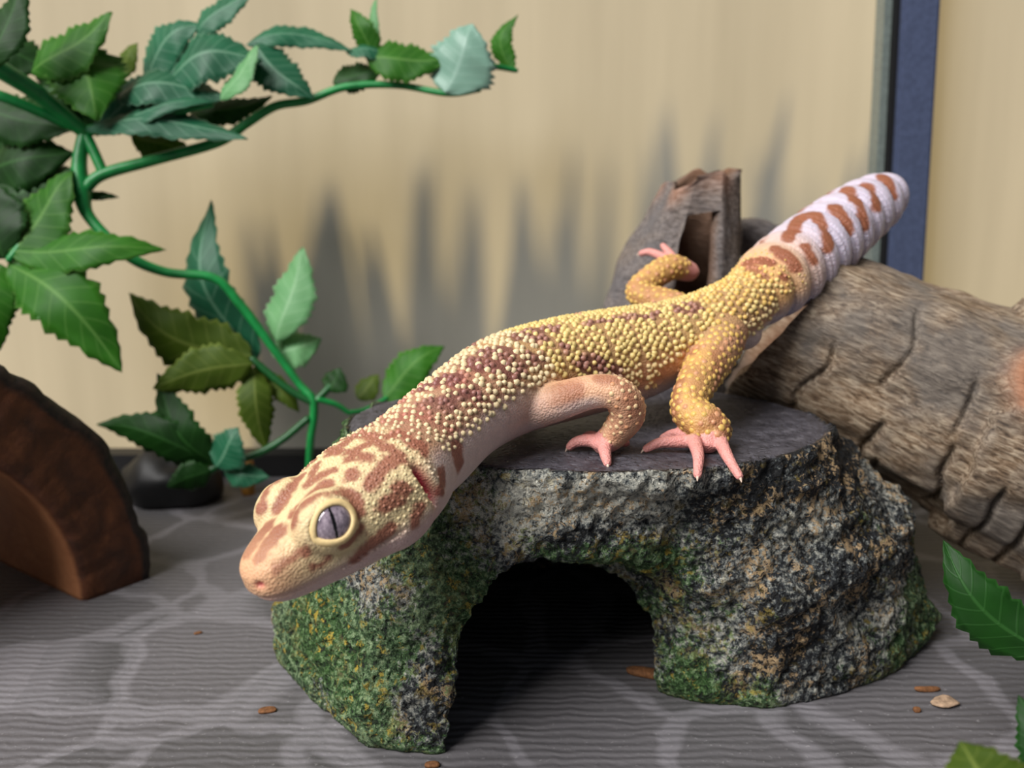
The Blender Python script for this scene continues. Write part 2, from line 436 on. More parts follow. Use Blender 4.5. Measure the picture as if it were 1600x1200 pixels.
LEGS = {
 'fl': [[(805, 640, 16.9), (860, 630, 16.6), (925, 612, 16.4), (966, 616, 16.3), (981, 645, 16.45), (962, 676, 16.7), (944, 692, 16.8)], [0.44, 0.36, 0.30, 0.30, 0.315, 0.26, 0.22]],
 'hl': [[(1128, 520, 19.0), (1112, 560, 18.4), (1086, 604, 17.7), (1076, 640, 17.35), (1100, 660, 17.1), (1118, 674, 17.0), (1106, 690, 16.9)], [0.52, 0.44, 0.36, 0.33, 0.36, 0.30, 0.22]],
 'hr': [[(1090, 500, 20.1), (1050, 478, 20.7), (1000, 460, 21.1), (1012, 440, 21.4), (1048, 418, 21.7), (1076, 424, 22.0)], [0.40, 0.34, 0.30, 0.30, 0.30, 0.24]],
 'fr': [[(790, 600, 18.0), (800, 612, 18.9), (815, 618, 19.5), (828, 628, 19.8)], [0.42, 0.34, 0.28, 0.22]],
}
TOES = {
 'fl': [[(938, 690, 16.8), (915, 688, 16.85), (899, 691, 16.9), (890, 698, 16.95)], [(944, 694, 16.7), (946, 710, 16.35), (949, 724, 16.15)],
        [(938, 688, 17.0), (922, 682, 17.2), (912, 684, 17.3)], [(955, 688, 16.9), (968, 690, 17.1), (978, 692, 17.2)]],
 'hl': [[(1098, 690, 16.9), (1062, 690, 16.85), (1030, 692, 16.85), (1010, 701, 16.85)], [(1088, 686, 17.1), (1056, 678, 17.3), (1036, 684, 17.35)],
        [(1095, 684, 17.2), (1078, 676, 17.5), (1068, 680, 17.6)], [(1084, 688, 16.8), (1091, 712, 16.2), (1090, 742, 15.85)], [(1124, 686, 16.9), (1136, 712, 16.35), (1155, 744, 15.95)]],
 'hr': [[(1070, 424, 22.0), (1040, 404, 22.5), (1016, 394, 22.8), (1002, 396, 22.9)], [(1062, 416, 22.2), (1046, 396, 22.7), (1036, 384, 22.9)]],
 'fr': [[(828, 630, 19.8), (813, 636, 19.9), (798, 638, 19.9)], [(828, 630, 19.8), (834, 628, 20.3), (837, 626, 20.6)]],
}
def build_gecko():
    parts = []
    W = sp[:, 3].copy(); Hh = sp[:, 4].copy()
    tt = np.clip(1-arc/TAIL, 0, 1)                       # 1 at the tip, 0 at the base
    ring = np.sqrt(np.abs(np.sin(np.pi*arc/TAIL*11.0)))
    tailm = sstep(TAIL+0.5, TAIL-0.4, arc)
    sc = 1+0*tailm
    parts.append(loft(spC, W*sc, Hh*sc, n=48, power=2.15, upvecs=spU))
    # head: half width, top and bottom along the snout axis
    HS = [(-0.9, .62, .50, .60), (-0.45, .86, .70, .80), (0.0, .98, .78, .88), (0.45, 1.04, .80, .86), (0.95, .97, .77, .84), (1.4, .82, .67, .77), (1.85, .66, .53, .68), (2.2, .54, .43, .59), (2.42, .45, .35, .50), (2.57, .33, .25, .37), (2.66, .17, .13, .19)]
    hs = catmull(np.array(HS), 60); n = 48; V = []; F = []
    for f, w, t, b in hs:
        for k in range(n):
            a = 2*math.pi*k/n; ca, sa = math.cos(a), math.sin(a); e = 2/2.35
            V.append(hp(f, max(w, .02)*math.copysign(abs(ca)**e, ca), (t if sa > 0 else b)*math.copysign(abs(sa)**e, sa)))
    m = len(hs)
    for i in range(m-1):
        for k in range(n): F.append((i*n+k, i*n+(k+1) % n, (i+1)*n+(k+1) % n, (i+1)*n+k))
    F.append(tuple(range(n))); F.append(tuple(range((m-1)*n, m*n))[::-1])
    parts.append((V, F))
    for s in (1, -1):
        parts.append(ellipsoid(hp(1.46, s*0.50, 0.34), np.array((hF*0.54, hL*0.40, hU*0.44))))
        parts.append(ellipsoid(hp(0.45, s*0.60, -0.22), np.array((hF*0.75, hL*0.48, hU*0.52))))      # jaw muscle
    for k, (P, R) in LEGS.items():
        parts.append(limb([at(*p) for p in P], R))
        if k in ('fl', 'hl', 'hr'):
            c = at(*P[-1]); parts.append(ellipsoid(c, np.array(((0.26, 0, 0), (0, 0.24, 0), (0, 0, 0.15)))))
    for k, T in TOES.items():
        for t in T:
            n_ = len(t); parts.append(limb([at(*p) for p in t], np.linspace(0.135, 0.075, n_), n=12, sub=4))
    # vent bulge below the tail base
    parts.append(ellipsoid(at(1158, 520, 19.6), np.array(((0.42, 0, 0), (0, 0.5, 0), (0, 0, 0.36)))))
    V, F = join(parts)
    v, F = remesh(V, F, 0.027)
    e = edges_of(F)
    # smooth more on trunk and joints, little on toes
    toe_pts = np.array([at(*p) for T in TOES.values() for t in T for p in t])
    dmin = np.full(len(v), 9.0)
    for p in toe_pts: dmin = np.minimum(dmin, np.linalg.norm(v-p, axis=1))
    w = 0.15+0.85*sstep(0.15, 0.5, dmin)
    v = smooth_v(v, e, 14, 0.5, w)
    return v, F, e
gv, gF, gE = build_gecko()
gN = normals(gv, gF)

def spine_param(v):
    """nearest spine sample, angle from the back (0 = dorsal, + = left side), radial distance"""
    idx = np.empty(len(v), int)
    for a in range(0, len(v), 20000):
        q = v[a:a+20000]
        d = ((q[:, None, :]-spC[None, ::1, :])**2).sum(2) if False else (q**2).sum(1)[:, None]-2*q@spC.T+(spC**2).sum(1)[None]
        idx[a:a+20000] = d.argmin(1)
    r = v-spC[idx]; x = (r*spL[idx]).sum(1); y = (r*spU[idx]).sum(1)
    return idx, np.arctan2(x, y), np.hypot(x, y)
gi, gth, grad = spine_param(gv)
hv = gv-H0; hf, hl, hu = hv@hF, hv@hL, hv@hU

# ---- head detail pressed into the surface: mouth, nostril, ear, eye socket
is_head = (hf > -0.55) & (np.linalg.norm(hv-hF[None]*1.1, axis=1) < 2.6)
mouth_u = np.interp(hf, [0.6, 1.0, 1.5, 2.0, 2.4, 2.75], [-0.24, -0.30, -0.32, -0.29, -0.25, -0.22])
mg = np.where(is_head, np.exp(-((hu-mouth_u)/0.040)**2)*sstep(0.62, 0.85, hf)*sstep(0.05, 0.12, np.abs(hl)+np.maximum(hf-2.4, 0)), 0)
nost = np.where(is_head, np.exp(-(((hf-2.46)/0.22)**2+((np.abs(hl)-0.235)/0.062)**2+((hu-0.03)/0.050)**2)), 0)
earf = hf-0.02-0.10*(hu+0.05)
ear = np.where(is_head, np.exp(-((earf/0.075)**2))*np.exp(-(((hu-0.05)/0.33)**4))*sstep(0.55, 0.8, np.abs(hl)), 0)
earlip = np.where(is_head, np.exp(-(((np.abs(earf)-0.17)/0.08)**2))*np.exp(-(((hu-0.05)/0.40)**4))*sstep(0.55, 0.8, np.abs(hl)), 0)
disp = -0.05*mg-0.12*nost-0.20*ear+0.05*earlip
lower = np.where(is_head, sstep(0.0, -0.12, hu-mouth_u)*sstep(0.7, 1.0, hf), 0)
disp -= 0.035*lower
s_t = arc[gi]+0.10*np.cos(gth); disp += 0.24*(np.sqrt(np.abs(np.sin(np.pi*s_t/TAIL*11.0)))-0.75)*sstep(TAIL+0.4, TAIL-0.6, s_t)*sstep(0.0, 0.5, s_t)*(0.55+0.45*sstep(0.5, 1.6, np.abs(gth)))*np.where(grad < 1.0, 1, 0)
gv = gv+gN*disp[:, None]
EYE_R = 0.40
eyes = []
for s in (1, -1):
    c = hp(1.46, s*0.54, 0.30); ax = unit(hL*s*0.86+hU*0.36+hF*0.22)
    ex = unit(hF-ax*np.dot(hF, ax)); ey = np.cross(ax, ex)*s
    ey = ey if np.dot(ey, hU) > 0 else -ey
    # tilt the slit so the front corner sits lower
    ca, sa = math.cos(0.10), math.sin(0.10); ex, ey = ex*ca-ey*sa, ey*ca+ex*sa
    eyes.append((s, c, ax, ex, ey))
def almond(a):
    """eyelid opening, as tangents of the angles from the eye axis"""
    x = 1.12*math.cos(a); y = 0.80*math.sin(a)*(1-0.50*max(0, math.cos(a))**1.5)
    return x, y
for s, c, ax, ex, ey in eyes:
    r = gv-c; dist = np.linalg.norm(r, axis=1); z = (r@ax)/np.maximum(dist, 1e-6); xx = (r@ex); yy = (r@ey)
    za = np.maximum(r@ax, 1e-3); q = np.sqrt((xx/za/1.12)**2+(yy/za/0.72)**2)
    m = (dist < 0.72) & (z > 0.25)
    k = np.where(m, sstep(1.10, 0.96, q), 0)
    tgt = c+r/np.maximum(dist, 1e-6)[:, None]*0.33
    gv = gv*(1-k[:, None])+tgt*k[:, None]
for s, c, ax, ex, ey in eyes:                      # the lids wrap the eyeball all round
    r = gv-c; dist = np.linalg.norm(r, axis=1); za = r@ax; q = np.where(za > 0.02, np.sqrt((r@ex/np.maximum(za, .02)/1.12)**2+(r@ey/np.maximum(za, .02)/0.72)**2), 9)
    m = (dist < EYE_R+0.04) & (q > 1.06) & (za > -0.1) & (dist > 0.2)
    k = np.where(m, sstep(1.06, 1.2, q), 0)
    gv = gv*(1-k[:, None])+(c+r/np.maximum(dist, 1e-6)[:, None]*(EYE_R+0.04))*k[:, None]
gN = normals(gv, gF)
bvh = BVHTree.FromPolygons([tuple(p) for p in gv], gF)

# ---- colour of the skin
YEL, YEL2, BRN, BRN2, CREAM, PINK, WHITE, LAV = [lin(*c) for c in ((192, 156, 104), (166, 122, 94), (150, 94, 78), (112, 66, 62), (226, 204, 160), (226, 158, 148), (222, 200, 194), (206, 196, 212))]
# markings of the skin: each is a run of points on the body (cm) and a half width (cm)
HEAD = [
 ([(-3.41, 12.21, 4.53), (-3.31, 12.32, 4.67), (-3.21, 12.44, 4.8)], 0.110), ([(-3.16, 12.06, 4.39), (-2.98, 12.13, 4.49), (-2.78, 12.19, 4.63)], 0.066), ([(-2.7, 12.24, 4.35), (-2.5, 12.34, 4.43)], 0.055), ([(-2.29, 12.26, 4.65), (-2.1, 12.51, 4.77)], 0.073),
 ([(-2.17, 12.53, 4.38), (-1.96, 12.61, 4.53), (-1.7, 12.73, 4.69)], 0.096), ([(-2.31, 12.64, 5.29), (-2.16, 12.62, 5.19), (-2.13, 12.54, 5.04)], 0.099), ([(-2.96, 12.37, 5.05), (-2.86, 12.38, 5.17), (-2.7, 12.42, 5.27)], 0.055), ([(-2.68, 12.46, 5.29), (-2.41, 12.56, 5.31)], 0.059),
 ([(-1.38, 12.94, 4.74), (-1.32, 13.03, 4.92)], 0.087), ([(-1.76, 12.72, 5.07), (-1.63, 12.81, 5.1)], 0.115), ([(-1.58, 12.91, 5.27), (-1.49, 12.96, 5.23)], 0.100), ([(-1.96, 12.79, 5.35), (-1.86, 12.96, 5.49), (-1.75, 13.1, 5.58)], 0.095),
 ([(-1.75, 13.1, 5.58), (-1.56, 13.22, 5.59)], 0.086), ([(-2.26, 12.91, 5.47), (-2.24, 12.89, 5.45)], 0.101), ([(-2.4, 13.41, 5.63), (-2.06, 13.16, 5.62)], 0.083), ([(-2.89, 12.99, 5.27), (-2.75, 13.06, 5.38), (-2.52, 13.07, 5.48)], 0.067),
 ([(-3.31, 12.86, 4.95), (-3.2, 13.02, 5.13), (-3.08, 13.31, 5.27)], 0.082), ([(-3.08, 13.31, 5.27)], 0.111), ([(-2.69, 13.61, 5.56), (-2.5, 13.72, 5.66)], 0.090), ([(-2.5, 13.72, 5.66), (-2.38, 13.95, 5.73), (-2.26, 14.19, 5.78)], 0.091),
 ([(-2.22, 13.95, 5.79), (-1.92, 13.47, 5.76)], 0.102), ([(-1.89, 13.42, 5.75), (-1.67, 13.26, 5.66)], 0.088), ([(-3.59, 12.95, 4.92)], 0.089), ([(-0.85, 14.16, 5.44), (-0.82, 14.15, 5.29)], 0.151),
 ([(-1.04, 13.55, 5.26), (-1.02, 13.45, 5.04)], 0.094), ([(-1.67, 13.77, 5.86), (-1.44, 13.5, 5.73)], 0.078), ([(-1.39, 13.58, 5.75), (-1.26, 13.47, 5.6)], 0.077),
]
TAILM = [
 ([(5.82, 20.43, 8.33), (6.17, 21.09, 8.63)], 0.129), ([(6.23, 21.3, 8.64), (6.58, 21.21, 8.78)], 0.145), ([(6.58, 21.21, 8.78), (6.65, 20.71, 8.49), (6.66, 20.38, 8.12)], 0.116), ([(7.08, 21.38, 8.91), (7.26, 21.08, 8.47)], 0.137),
 ([(7.59, 22.29, 9.28), (7.65, 21.74, 9.08)], 0.143), ([(7.66, 21.68, 9.04), (7.77, 21.43, 8.5)], 0.110), ([(8.08, 22.41, 9.35), (8.17, 21.86, 8.94)], 0.135), ([(8.61, 22.86, 9.58), (8.77, 22.56, 9.16)], 0.117),
 ([(5.45, 20.05, 8.1), (5.6, 19.87, 7.98), (5.83, 19.72, 7.76)], 0.108), ([(6.09, 20.11, 8.14), (6.26, 20.03, 7.86)], 0.083), ([(4.91, 19.99, 7.84)], 0.143), ([(5.14, 19.88, 7.9), (5.24, 19.77, 7.86)], 0.125),
 ([(4.91, 19.77, 7.74), (5.1, 19.39, 7.52)], 0.116), ([(5.46, 19.49, 7.59), (5.57, 19.51, 7.55)], 0.061), ([(4.48, 19.34, 7.48)], 0.121), ([(4.6, 19.1, 7.38), (4.97, 19.04, 7.14)], 0.103),
]
BODY = [
 ([(0.06, 16.7, 6.8), (0.4, 16.94, 6.85), (0.71, 17.1, 6.87)], 0.111), ([(0.31, 16.64, 6.77), (0.57, 16.76, 6.77)], 0.084), ([(1.43, 17.53, 6.91), (2.14, 17.96, 6.96), (2.77, 18.24, 6.99)], 0.071), ([(3.27, 18.51, 7.07), (3.56, 18.56, 7.09)], 0.114),
 ([(1.25, 16.76, 6.32), (1.61, 16.98, 6.23), (1.94, 17.18, 6.1)], 0.103), ([(0.91, 16.78, 6.66), (0.95, 16.69, 6.54)], 0.043), ([(-0.44, 16.07, 6.61), (-0.03, 16.13, 6.6)], 0.139), ([(-0.92, 15.99, 6.5), (-0.59, 15.68, 6.48)], 0.139),
 ([(-0.39, 15.72, 6.47), (0.05, 15.86, 6.36)], 0.120), ([(-1.35, 15.23, 6.25), (-0.96, 15.31, 6.35)], 0.133), ([(-1.37, 14.51, 6.06), (-1.01, 14.7, 6.09)], 0.150), ([(-0.94, 14.88, 6.17), (-0.64, 15.06, 6.17)], 0.100),
 ([(0.22, 16.07, 6.45), (0.55, 16.35, 6.48)], 0.082), ([(1.82, 15.62, 5.88), (2.53, 17.85, 5.46)], 0.065),
]
LEGM = [
 ([(0.66, 15.87, 5.95), (1.02, 15.79, 6.01)], 0.163), ([(1.43, 15.87, 6.24), (1.7, 15.77, 6.22)], 0.089), ([(1.9, 15.69, 6.11), (2.07, 15.66, 5.7)], 0.106), ([(3.93, 17.75, 6.4), (3.82, 17.36, 6.02)], 0.138),
 ([(3.29, 17.97, 6.46), (3.42, 17.87, 6.34)], 0.121), ([(3.03, 17.13, 5.89), (2.9, 16.73, 5.44)], 0.097), ([(3.62, 16.29, 5.42), (3.8, 16.25, 5.13)], 0.147),
]
def mark_field(marks, v, mirror_head=False, warp=0.05, grow=1.3):
    wv = v+warp*np.stack([fbm(v*5+k*13.7, 2) for k in range(3)], 1)
    best = np.full(len(v), 9.0)
    for mk_ in marks:
        pts = [np.array(p) for p in mk_[0]]; r = mk_[1]*grow
        P = [pts]
        if mirror_head: P.append([p-2*hL*np.dot(p-H0, hL) for p in pts])
        for pp in P:
            if len(pp) == 1: pp = [pp[0], pp[0]+1e-4]
            for a, b in zip(pp[:-1], pp[1:]):
                ab = b-a; t = np.clip((wv-a)@ab/max(ab@ab, 1e-9), 0, 1); d = np.linalg.norm(wv-a-t[:, None]*ab, axis=1)-r
                best = np.minimum(best, d)
    return best
legdist = {}
for k, (P, R) in LEGS.items():
    D = catmull(np.hstack([np.array([at(*p) for p in P]), np.array(R)[:, None]]), 40)
    dd = np.full(len(gv), 99.0); tt = np.zeros(len(gv))
    for j in range(4, 40):
        d = np.linalg.norm(gv-D[j, :3], axis=1)/D[j, 3]; u = d < dd; dd = np.where(u, d, dd); tt = np.where(u, j/39, tt)
    for t in TOES[k]:
        Dt = catmull(np.array([at(*p) for p in t]), 10)
        for q in Dt[1:]:
            d = np.linalg.norm(gv-q, axis=1)/0.13; u = d < dd; dd = np.where(u, d, dd); tt = np.where(u, 1.0, tt)
    legdist[k] = (dd, tt)
def skin_colour(v):
    n = len(v); i = gi; th = np.abs(gth); s = arc[i]
    nz = fbm(v*2.1, 3); nf = fbm(v*9, 2)
    mixc = lambda a, b, k: a*(1-k[:, None])+b*k[:, None]
    # trunk: yellow back, pinkish flank, pale belly
    c = np.tile(YEL, (n, 1)); c = mixc(c, YEL2, np.clip(0.5+0.7*nz, 0, 1)*0.6)
    c = mixc(c, np.tile(lin(206, 150, 122), (n, 1)), sstep(1.25, 1.75, th)*0.75)
    c = mixc(c, np.tile(WHITE, (n, 1)), sstep(1.85, 2.2, th))
    # neck: rosy brown with a white side
    neck = sstep(arc[138], arc[160], s)
    nc = mixc(np.tile(lin(158, 100, 84), (n, 1)), np.tile(CREAM, (n, 1)), np.clip(0.45+0.8*nz, 0, 1)*0.3)
    nc = mixc(nc, np.tile(WHITE, (n, 1)), sstep(1.05, 1.45, th))
    c = mixc(c, nc, neck)
    bm_ = mark_field(BODY, v, warp=0.09, grow=1.55); k = sstep(0.06, -0.05, bm_)*sstep(2.0, 1.6, th)*sstep(arc[176], arc[166], s)
    far = sstep(0.30, 0.55, fbm(v*1.1+40, 3))*sstep(0.1, -0.5, gth)*sstep(2.0, 1.5, th)
    c = mixc(c, np.tile(BRN2, (n, 1)), np.maximum(k, far)*0.85)
    # tail
    tl = sstep(TAIL+0.35, TAIL-0.35, s)
    tc = np.tile(LAV, (n, 1)); base = sstep(TAIL*0.62, TAIL*0.98, s)
    tc = mixc(tc, np.tile(lin(226, 172, 96), (n, 1)), base*sstep(2.4, 1.5, th)*0.9)
    ts = mark_field(TAILM, v, warp=0.05); tk = sstep(0.04, -0.04, ts)
    far = sstep(0.15, 0.3, np.sin(s*4.5+2*nz)*0.5+fbm(v*1.5+9, 2))*sstep(-0.2, -0.7, gth)*sstep(2.2, 1.8, th)
    tc = mixc(tc, np.tile(lin(150, 92, 66), (n, 1)), np.maximum(tk, far))
    c = mixc(c, tc, tl)
    # head
    hd = np.where(is_head, sstep(-0.45, 0.1, hf), 0)
    hc = np.tile(lin(222, 200, 154), (n, 1))
    hc = mixc(hc, np.tile(lin(222, 170, 132), (n, 1)), sstep(1.7, 2.6, hf)*0.9)
    hc = mixc(hc, np.tile(lin(222, 190, 184), (n, 1)), sstep(-0.05, -0.45, hu))
    c = mixc(c, hc, hd)
    hm = mark_field(HEAD, v, True, 0.04); hk = sstep(0.04, -0.05, hm+0.035*fbm(v*14, 2))*np.where(is_head | (neck > 0.5), 1, 0)
    c = mixc(c, np.tile(lin(150, 90, 72), (n, 1)), hk*(0.92-0.3*sstep(1.9, 2.5, hf)))
    c = mixc(c, np.tile(lin(214, 70, 96), (n, 1)), np.clip(nost*1.3, 0, 1))
    c = mixc(c, np.tile(lin(206, 78, 92), (n, 1)), np.clip(ear*1.4, 0, 1))
    # legs
    lm = mark_field(LEGM, v, warp=0.06)
    for k_, (dd, tt) in legdist.items():
        w = sstep(1.35, 1.10, dd)*sstep(0.10, 0.26, tt)
        lc = np.tile(lin(206, 160, 100), (n, 1)) if k_ != 'fl' else np.tile(lin(216, 168, 134), (n, 1))
        lc = mixc(lc, np.tile(lin(154, 96, 72), (n, 1)), np.maximum(sstep(0.08, -0.04, lm), sstep(0.2, 0.5, nz)*0.5)*0.75)
        if k_ == 'fl': lc = mixc(lc, np.tile(WHITE, (n, 1)), sstep(0.2, -0.5, gN[:, 2])*sstep(0.5, 0.3, tt)*0.8)
        lc = mixc(lc, np.tile(lin(226, 156, 148), (n, 1)), sstep(0.84, 0.93, tt))
        c = mixc(c, lc, w)
    return np.clip(c*(1+0.06*nf[:, None]), 0, 1)
gcol = skin_colour(gv)

def mat_skin(name, fine=26.0, st=0.35, rough=0.46):
    m, nt, b = new_mat(name); c = coords(nt); a = attr(nt)
    vo = voro(nt, c, fine)
    L(nt, a, b.inputs['Base Color'])
    b.inputs['Roughness'].default_value = rough; b.inputs['Specular IOR Level'].default_value = 0.35
    b.inputs['Subsurface Weight'].default_value = 0.12; b.inputs['Subsurface Radius'].default_value = (1.0, 0.4, 0.25); b.inputs['Subsurface Scale'].default_value = 0.0009
    inv = math_n(nt, 'SUBTRACT', 1.0, vo)
    bump(nt, b, inv, st, 0.03)
    return m
m_skin = mat_skin('gecko_skin', 26.0, 0.5)
gecko = empty('leopard_gecko', (1.6, 18.0, DISC_Z)); tag(gecko, 'yellow and brown spotted gecko with pale banded tail lying over the mossy rock hide', 'gecko')
body = mk('body', gv, gF, m_skin, gecko, colors=gcol)

# ---- raised tubercles, too many to pick apart one by one
def tubercles():
    V = []; F = []; C = []
    kd = {}
    from mathutils.kdtree import KDTree
    t = KDTree(len(gv))
    for i, p in enumerate(gv): t.insert(p, i)
    t.balance()
    def add(p, n, r, h, colr, back):
        n = unit(n); x = np.cross(n, back); x = unit(x) if np.linalg.norm(x) > 1e-3 else unit(np.cross(n, (1, 0, .2))); y = np.cross(n, x)
        b = len(V); k = 6
        for j in range(k):
            a = 2*math.pi*(j+0.5)/k; V.append(p+(x*math.cos(a)+y*math.sin(a))*r-n*0.012)
        for j in range(k):
            a = 2*math.pi*(j+0.5)/k; V.append(p+(x*math.cos(a)+y*math.sin(a))*r*0.68+n*h*0.62)
        V.append(p+n*h+back*r*0.15)
        for j in range(k):
            j2 = (j+1) % k
            F.append((b+j, b+j2, b+k+j2, b+k+j)); F.append((b+k+j, b+k+j2, b+2*k))
        C.extend([np.minimum(colr, 1)]*(2*k+1))
    step = 0.142; s = arc[60]; row = 0
    while s < arc[190]:
        i = int(np.interp(s, arc, np.arange(NSP))); nk = (s-arc[150])/(arc[190]-arc[150])
        w, h = sp[i, 3], sp[i, 4]; Rm = (w+h)/2
        dth = step/Rm; lim = 1.95 if s < arc[140] else 1.30
        if s < TAIL: lim = 1.5
        nn = int(lim/dth)
        for j in range(-nn, nn+1):
            th = (j+(0.5 if row % 2 else 0))*dth+rng.normal(0, 0.13)*dth
            d = spU[i]*math.cos(th)+spL[i]*math.sin(th)
            o = spC[i]+spT[i]*rng.normal(0, 0.022)
            hit = bvh.ray_cast(Vector(o+d*Rm*1.6), Vector(-d))
            if hit[0] is None: continue
            p = np.array(hit[0]); rr = np.linalg.norm(p-o)
            if rr > Rm*1.16 or rr < Rm*0.6: continue
            vi = t.find(Vector(p))[1]; cb = gcol[vi]
            lum = cb.sum()
            size = 1.0 if s < arc[160] else 1.0-0.35*max(0, nk)
            if s < TAIL: size *= 0.9*(0.4+0.6*(s-arc[60])/(TAIL-arc[60]))
            brown = lum < 0.62
            if s > arc[140]:
                if brown and rng.random() < 0.45: cc = cb*1.35+0.03
                else: cc = lin(228, 206, 164)*rng.uniform(0.88, 1.0)
            else:
                if brown and rng.random() < 0.75: cc = cb*1.5+0.04
                else: cc = lin(228, 202, 132)*rng.uniform(0.8, 1.05)*(np.array((1.0, 0.86, 0.66)) if s < arc[95] and rng.random() < 0.5 else 1.0)
                if abs(th) > 1.5: cc = cc*0.6+lin(236, 206, 170)*0.4
            n = np.array(hit[1])
            if np.dot(n, d) < 0: n = -n
            add(p, n*0.8+d*0.2, 0.068*size*rng.uniform(0.78, 1.12), 0.055*size, cc, -spT[i])
        s += step*0.86; row += 1
    # plates on the legs
    for k, (dd, tt) in legdist.items():
        if k == 'fr': continue
        lo = 0.10 if k != 'fl' else 0.45
        ids = np.where((dd < 1.25) & (tt > lo) & (tt < 0.90) & (gN[:, 2] > -0.45))[0]; rng.shuffle(ids); got = []
        for vi in ids[:9000]:
            p = gv[vi]
            if got and np.min(np.sum((np.array(got)-p)**2, 1)) < (0.130 if k != 'fl' else 0.125)**2: continue
            got.append(p); cc = lin(224, 184, 104)*rng.uniform(0.85, 1.05)
            if k == 'fl': cc = lin(226, 192, 148)*rng.uniform(0.9, 1.05)
            if rng.random() < 0.2: cc = lin(206, 150, 112)
            fk = 0.72 if k == 'fl' else 1.0
            add(p, gN[vi], rng.uniform(0.052, 0.076)*fk, 0.024*fk, cc, np.array((0.3, -0.3, -0.9)))
    # small granules on crown and cheeks
    ids = np.where(is_head & (hf > -0.2) & (hf < 1.7) & (gN@hU > 0.05))[0]; rng.shuffle(ids); got = []
    for vi in ids[:14000]:
        p = gv[vi]
        if got and np.min(np.sum((np.array(got)-p)**2, 1)) < 0.085**2: continue
        if any(np.linalg.norm(p-e_[1]) < 0.60 for e_ in eyes): continue
        if ear[vi] > 0.1: continue
        got.append(p); add(p, gN[vi], 0.031, 0.018, np.minimum(gcol[vi]*1.12+0.015, 1), -hF)
    # beaded eyelid rim and ear edge
    return V, F, C
tv, tF, tC = tubercles()
o = mk('tubercle_scales', tv, tF, mat_skin('gecko_tubercles', 30.0, 0.1, 0.38), gecko, colors=np.array(tC)); o['kind'] = 'stuff'; o['label'] = 'raised cream and yellow bead-like scales'

def mat_eye():
    m, nt, b = new_mat('gecko_iris'); c = coords(nt)
    sx = nt.nodes.new('ShaderNodeSeparateXYZ'); L(nt, c, sx.inputs[0])
    x = math_n(nt, 'ADD', sx.outputs[0], math_n(nt, 'MULTIPLY', math_n(nt, 'SUBTRACT', noise(nt, c, 18, 2), 0.5), 0.03))
    hh = math_n(nt, 'SUBTRACT', 1.0, math_n(nt, 'POWER', math_n(nt, 'ABSOLUTE', math_n(nt, 'DIVIDE', sx.outputs[1], 0.30)), 2.0))
    slit = math_n(nt, 'SUBTRACT', math_n(nt, 'ABSOLUTE', x), math_n(nt, 'MULTIPLY', hh, 0.024))
    k = ramp(nt, math_n(nt, 'ADD', slit, 0.5), [(0.497, (1, 1, 1)), (0.506, (0, 0, 0))])
    st = N(nt, 'ShaderNodeMapping'); st.inputs['Scale'].default_value = (1, 0.5, 1); L(nt, c, st.inputs['Vector'])
    iris = ramp(nt, noise(nt, st.outputs[0], 22, 5, 0.7), [(0.32, lin(92, 82, 94)), (0.55, lin(150, 136, 148)), (0.74, lin(192, 178, 186))])
    r = math_n(nt, 'POWER', math_n(nt, 'ADD', math_n(nt, 'POWER', sx.outputs[0], 2.0), math_n(nt, 'POWER', sx.outputs[1], 2.0)), 0.5)
    iris = mix(nt, ramp(nt, r, [(0.27, (0, 0, 0)), (0.35, (1, 1, 1))]), iris, c4(40, 24, 28))
    L(nt, mix(nt, k, iris, c4(10, 8, 10)), b.inputs['Base Color'])
    b.inputs['Roughness'].default_value = 0.06; b.inputs['Coat Weight'].default_value = 0.6; b.inputs['Coat Roughness'].default_value = 0.03
    return m
m_eye = mat_eye(); m_lid = flat_mat('eyelid', (236, 208, 150), 0.5, 0, 0.4, 0.06, 20); m_claw = flat_mat('claw', (226, 200, 180), 0.35, 0, 0.5, 0.05)
for s, c, ax, ex, ey in eyes:
    V, F = ellipsoid((0, 0, 0), np.eye(3)*EYE_R, 36, 24)
    me = bpy.data.meshes.new('eye'); me.from_pydata((np.array(V)*S).tolist(), [], F); me.polygons.foreach_set('use_smooth', [True]*len(me.polygons)); me.materials.append(m_eye)
    e_o = bpy.data.objects.new('eye', me); col.objects.link(e_o); e_o.parent = gecko
    px_, py_ = ex*math.cos(.45)+ey*math.sin(.45), ey*math.cos(.45)-ex*math.sin(.45)
    R = Matrix((px_, py_, np.cross(px_, py_))).transposed().to_4x4()
    if np.dot(np.cross(px_, py_), ax) < 0: R = Matrix((-px_, py_, np.cross(-px_, py_))).transposed().to_4x4()
    e_m = Matrix.Translation(Vector(c)*S-gecko.location) @ R; e_o.matrix_local = e_m
    e_o['label'] = 'lilac grey eye with a narrow dark slit pupil'
    # raised eyelid rim
    P = []; Rd = []
    for j in range(40):
        a = 2*math.pi*j/40; x, y = almond(a); d = unit(ax+ex*x*1.04+ey*y*1.06)
        P.append(c+d*(EYE_R+0.012))
    n = 12; V = []; F = []
    for j in range(40):
        t = unit(P[(j+1) % 40]-P[j-1]); o_ = unit(P[j]-c); q = np.cross(t, o_)
        for k in range(n):
            a = 2*math.pi*k/n; V.append(P[j]+o_*0.040*math.cos(a)+q*0.058*math.sin(a))
    for j in range(40):
        for k in range(n): F.append((j*n+k, j*n+(k+1) % n, ((j+1) % 40)*n+(k+1) % n, ((j+1) % 40)*n+k))
    lid = mk('eyelid', V, F, m_lid, gecko); lid.parent = e_o; lid.matrix_parent_inverse = e_m.inverted()
